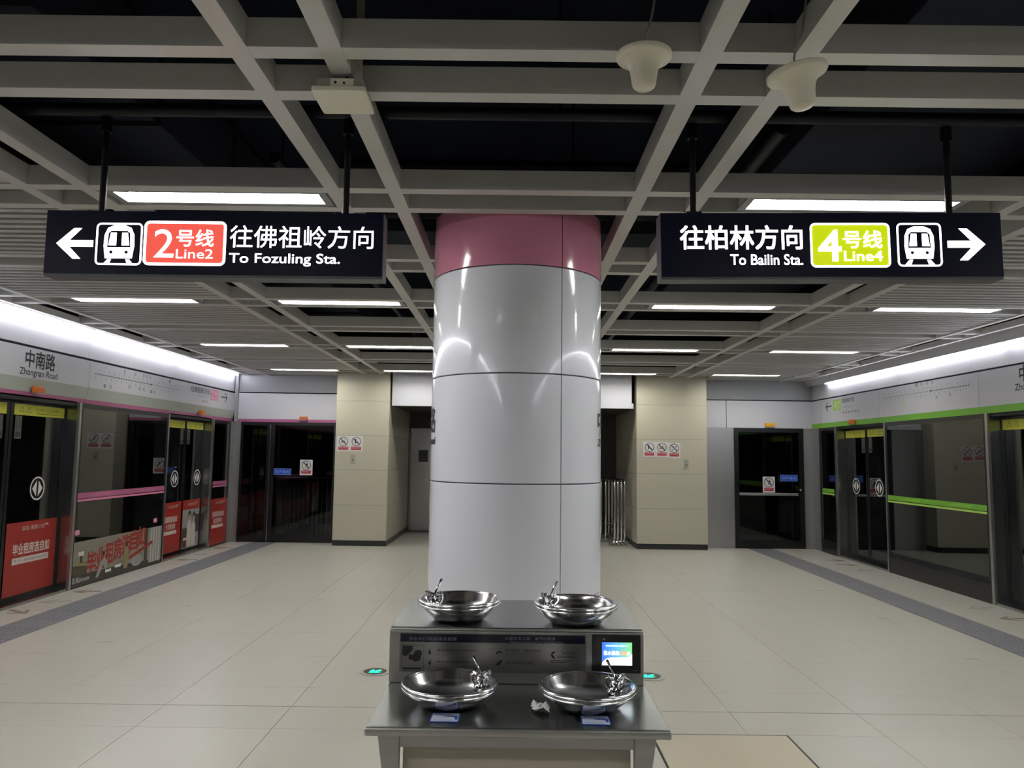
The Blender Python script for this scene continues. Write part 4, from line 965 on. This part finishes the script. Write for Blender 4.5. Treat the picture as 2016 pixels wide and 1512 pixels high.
# ================================================================== FLOOR EXIT LIGHTS
for x, y, a, lb in ((-.992, 5.80, PI*.80, 'round floor exit light with green arrow beside the fountain, on the pink side'), (1.02, 5.77, PI*.80, 'round floor exit light with green arrow beside the fountain, on the green side')):
    o_ = root('floor_exit_light', (x, y, 0), lb, 'floor light'); F = F_floor(x, y, 0, 0)
    B().ring(F, 0, 0, .115, .085, .0, .004, 'steel', 40).build('rim', o_)
    B().disc(F, 0, 0, .085, 0, .003, 'frame_black', 40).build('glass_disc', o_)
    F2 = F_floor(x, y, 0, PI*.22)
    b_ = B(); small_arrow(b_, F2, -.055, .05, 0, .085, .024, True, 'glow_green', .003, .0036)
    b_.build('green_arrow', o_)

# ================================================================== DRINKING FOUNTAIN
ft = root('drinking_fountain', (.025, 2.95, 0), 'stepped stainless steel drinking fountain with four round basins and a small screen', 'drinking fountain')
# lower table: folded slab with thin lip
B().box(-.452, .508, 2.47, 3.0, .722, .748, 'steel').build('table_edge', ft, bevel=.006)
B().box(-.449, .505, 2.474, 3.0, .746, .752, 'steel_dark').build('table_top', ft, bevel=.003)
B().box(-.36, .42, 2.50, 3.40, .682, .722, 'steel').build('apron', ft)
B().box(-.335, .385, 2.515, 3.40, .03, .682, 'panel_beige').build('cabinet_body', ft)
B().box(-.35, .40, 2.53, 3.38, 0, .03, 'plinth_black').build('plinth', ft)
for sx in (-1, 1):
    for yy in (2.485, 3.36):
        P = [(.0, .722), (.068, .722), (.062, .68), (.050, .60), (.045, .52), (.054, .40), (.056, .22), (.070, .06), (.080, .0), (.0, .0)]
        x0 = -.345 if sx < 0 else .395
        F = F_back(yy)
        B().prism(F, [(x0+(-p if sx < 0 else p), z) for p, z in P], -.04, 0, 'steel').build('leg', ft, bevel=.003)
# upper unit
B().box(-.452, .500, 2.935, 3.50, .752, .942, 'steel').build('upper_cabinet', ft, bevel=.004)
B().box(-.4525, .5005, 2.9345, 3.5005, .940, .952, 'steel').build('upper_edge', ft, bevel=.006)
B().box(-.448, .496, 2.940, 3.496, .951, .955, 'steel_dark').build('upper_top', ft, bevel=.003)
def basin(cx, cy, z, tap_xy, lean, R_=.170, h=.052):
    prof = [(.0, .001), (.088, .001), (.098, .004), (.122, h*.30), (.143, h*.53), (R_-.010, h-.018), (R_-.008, h-.008), (R_-.012, h-.002), (R_-.018, h-.005), (.135, h*.62), (.10, h*.38), (.06, h*.22), (.02, h*.17), (.0, h*.165)]
    bs = B().lathe((cx, cy, z), prof, 'basin_steel', 72)
    for rz, rr_, mr_ in ((h-.018, R_-.006, .005), (h-.006, R_-.0065, .0065)):
        bs.lathe((cx, cy, z), [(rr_+mr_*math.cos(PI*2*q/10), rz+mr_*math.sin(PI*2*q/10)) for q in range(11)], 'steel_polished', 72)
    bs = bs.build('basin', ft, smooth=True)
    B().lathe((cx, cy, z+h*.19), [(.0, .0), (.022, .0), (.024, .002), (.0, .003)], 'chrome', 20).build('drain', bs, smooth=True)
    x, y = tap_xy; zt = z+h-.034; b_ = B()
    b_.lathe((x, y, zt), [(.024, -.012), (.025, -.004), (.018, .002), (.014, .010), (.015, .024), (.020, .028), (.020, .034), (.012, .038), (.0, .039)], 'chrome', 20)
    for s_ in (-1, 1):                      # guard arms
        b_.tube([(x+s_*.012, y, zt+.0), (x+s_*.028, y, zt+.018), (x+s_*.030, y-.004, zt+.040), (x+s_*.022, y-.010, zt+.049), (x+s_*.014, y-.010, zt+.042)], [.006, .0055, .005, .005, .004], 'chrome', 8)
    b_.tube([(x, y, zt+.026), (x-lean*.018, y-.004, zt+.044), (x-lean*.030, y-.004, zt+.048)], [.009, .008, .006], 'chrome', 8)
    b_.lathe((x-lean*.033, y-.004, zt+.048), [(.0, .009), (.007, .006), (.009, .0), (.007, -.006), (.0, -.009)], 'chrome', 12)
    b_.build('tap', bs, smooth=True)
    x2 = x-.004*lean
    B().tube([(x2, y, zt+.032), (x2+lean*.004, y+.004, zt+.048), (x2+lean*.014, y+.008, zt+.070), (x2+lean*.024, y+.008, zt+.090), (x2+lean*.028, y+.008, zt+.097)], [.004, .0035, .0035, .0048, .0052], 'chrome', 8).build('lever', bs, smooth=True)
basin(-.205, 2.70, .752, (-.105, 2.765), -1, .166, .076)
basin(.265, 2.685, .752, (.363, 2.742), -1, .167, .076)
basin(-.202, 3.085, .955, (-.302, 3.13), 1, .165, .083)
basin(.253, 3.045, .955, (.161, 3.11), 1, .163, .083)
# instruction plate
F = F_back(2.9345)
pl = B().rrect(F, -.413, .283, .792, .933, .006, 0, .0015, 'plate_metal').build('instruction_plate', ft)
b_ = B().fbox(F, -.410, .280, .901, .931, .0015, .0018, 'plate_navy')
b_.text(F, '净水大行动 饮水更健康', -.38, -.20, .907, .920, .0022, 'plate_text_light', .0).text(F, '水是生命之源，请节约用水', -.02, .17, .912, .925, .0022, 'plate_text_light').text(F, 'Water is the Source of Life, Please Save Water', .0, .20, .902, .909, .0022, 'plate_text_light')
b_.build('heading', pl)
b_ = B().rframe(F, -.405, -.322, .796, .890, .005, .0012, .0015, .0018, 'plate_print', 3)
b_.prism(F, [(-.402, .855), (-.402, .887), (-.362, .887), (-.365, .872), (-.385, .850), (-.395, .850)], .0015, .0019, 'plate_print').prism(F, [(-.372, .842), (-.352, .870), (-.336, .872), (-.328, .862), (-.335, .835), (-.355, .828)], .0015, .0019, 'plate_print')
b_.fbox(F, -.378, -.366, .836, .856, .0015, .0019, 'plate_print').fbox(F, -.400, -.330, .801, .808, .0015, .0019, 'plate_print').build('symbol_box', pl)
b_ = B().prism(F, [(-.305, .862), (-.300, .880), (-.295, .862), (-.297, .857), (-.303, .857)], .0015, .0019, 'plate_print').prism(F, [(-.305, .825), (-.297, .838), (-.294, .825), (-.298, .815)], .0015, .0019, 'plate_print')
b_.prism(F, [(-.052, .865), (-.046, .872), (-.030, .870), (-.028, .864), (-.044, .866), (-.049, .858)], .0015, .0019, 'plate_print').prism(F, [(-.055, .822), (-.035, .838), (-.028, .836), (-.04, .818)], .0015, .0019, 'plate_print').build('symbol', pl)
b_ = B().text(F, '请先取用饮水杯接水', -.275, -.12, .868, .877, .0019, 'plate_print').text(F, '请对准水嘴直接饮用', -.275, -.12, .826, .835, .0019, 'plate_print')
b_.text(F, '请勿敲打、踩踏直饮台', -.018, .115, .869, .880, .0019, 'plate_print').text(F, 'DO NOT KNOCK & STEP ON IT', -.018, .10, .859, .864, .0019, 'plate_print')
b_.text(F, '请勿浪费直饮水资源', -.018, .085, .824, .835, .0019, 'plate_print')
b_.build('lettering', pl)
b_ = B().prism(F, [(.150, .862), (.160, .873), (.170, .873), (.160, .862)], .0015, .0019, 'plate_print').prism(F, [(.150, .860), (.160, .847), (.170, .847), (.160, .860)], .0015, .0019, 'plate_print')
b_.text(F, '康洁思特', .195, .243, .862, .871, .0019, 'plate_print').text(F, 'KONGEST', .178, .243, .848, .857, .0019, 'plate_print', .01)
b_.fbox(F, .15, .23, .838, .840, .0015, .0019, 'plate_print').fbox(F, .15, .21, .832, .834, .0015, .0019, 'plate_print').build('maker_mark', pl)
# screen
ds = B().rrect(F, .306, .487, .797, .936, .004, 0, .004, 'frame_black').build('display', ft)
so = B().fbox(F, .343, .455, .826, .909, .004, .0046, 'screen_gradient').build('screen', ds)
b_ = B().prism(F, [(.343, .826), (.455, .826), (.455, .868), (.448, .860), (.438, .856), (.375, .854), (.360, .850), (.350, .842), (.343, .834)], .0046, .005, 'screen_white')
b_.text(F, '地铁站智能直饮水服务平台', .357, .441, .893, .900, .005, 'screen_text').text(F, '温水温度:', .349, .409, .863, .878, .005, 'screen_text', .03).text(F, '38', .413, .433, .863, .878, .005, 'screen_orange', .03).text(F, '度', .435, .449, .863, .877, .005, 'screen_text', .02)
b_.build('screen_print', ds)
B().disc(F, .351, .921, .003, .004, .006, 'chrome', 10).fbox(F, .458, .477, .807, .809, .004, .0046, 'tag_grey').build('sensor', ds)
# stickers and tissue
def tap_sticker(x, y, label):
    o_ = root('blue_sticker', (x, y, .752), label, 'sticker'); F = F_floor(x, y, .7535, -.02)
    B().rrect(F, -.047, .047, -.042, .042, .005, -.001, .0004, 'label_blue').build('sheet', o_)
    B().rrect(F, -.043, .043, -.039, .037, .004, .0004, .0008, 'label_lightblue').build('panel', o_)
    b_ = B().prism(F, [(-.008, .008), (.006, .010), (.014, .016), (.022, .012), (.036, .012), (.040, .006), (.040, -.022), (.033, -.022), (.031, -.002), (.018, .004), (.0, .004)], .0008, .0012, 'label_blue')
    b_.build('tap_symbol', o_)
    B().text(F, '直饮水', -.038, -.008, .020, .031, .0012, 'label_blue').text(F, '请勿用于洗手', -.036, .026, -.034, -.026, .0012, 'ink_grey').build('lettering', o_)
tap_sticker(-.207, 2.560, 'blue and white tap sticker in front of the lower basin on the pink side')
tap_sticker(.278, 2.552, 'blue and white tap sticker in front of the lower basin on the green side')
rnd = random.Random(3); o_ = root('crumpled_tissue', (.115, 2.655, .752), 'crumpled white tissue beside the lower basin on the green side', 'tissue')
nv = 7; P = []; fs = []
for i in range(nv):
    for j in range(nv):
        u, v = i/(nv-1), j/(nv-1)
        P.append((.078+.056*u+rnd.uniform(-.006, .006), 2.685-.07*v-.02*u+rnd.uniform(-.006, .006), .7565+rnd.uniform(0, .018)*(1-abs(2*u-1)*.5)+.010*(1-v)*(1 if i % 2 else 0)))
for i in range(nv-1):
    for j in range(nv-1): fs.append((i*nv+j, (i+1)*nv+j, (i+1)*nv+j+1, i*nv+j+1))
q = B().add(P, fs, 'tissue').build('sheet', o_); md = q.modifiers.new('s', 'SOLIDIFY'); md.thickness = .0015

# ================================================================== END WALL BEHIND THE CAMERA
wf = root('wall_front', (0, -10, 0), structure=True)
B().box(-5.3, 5.7, -10.1, -10, 0, 4.2, 'recess_grey').build('wall_panel', wf)
bpy.context.view_layer.update()
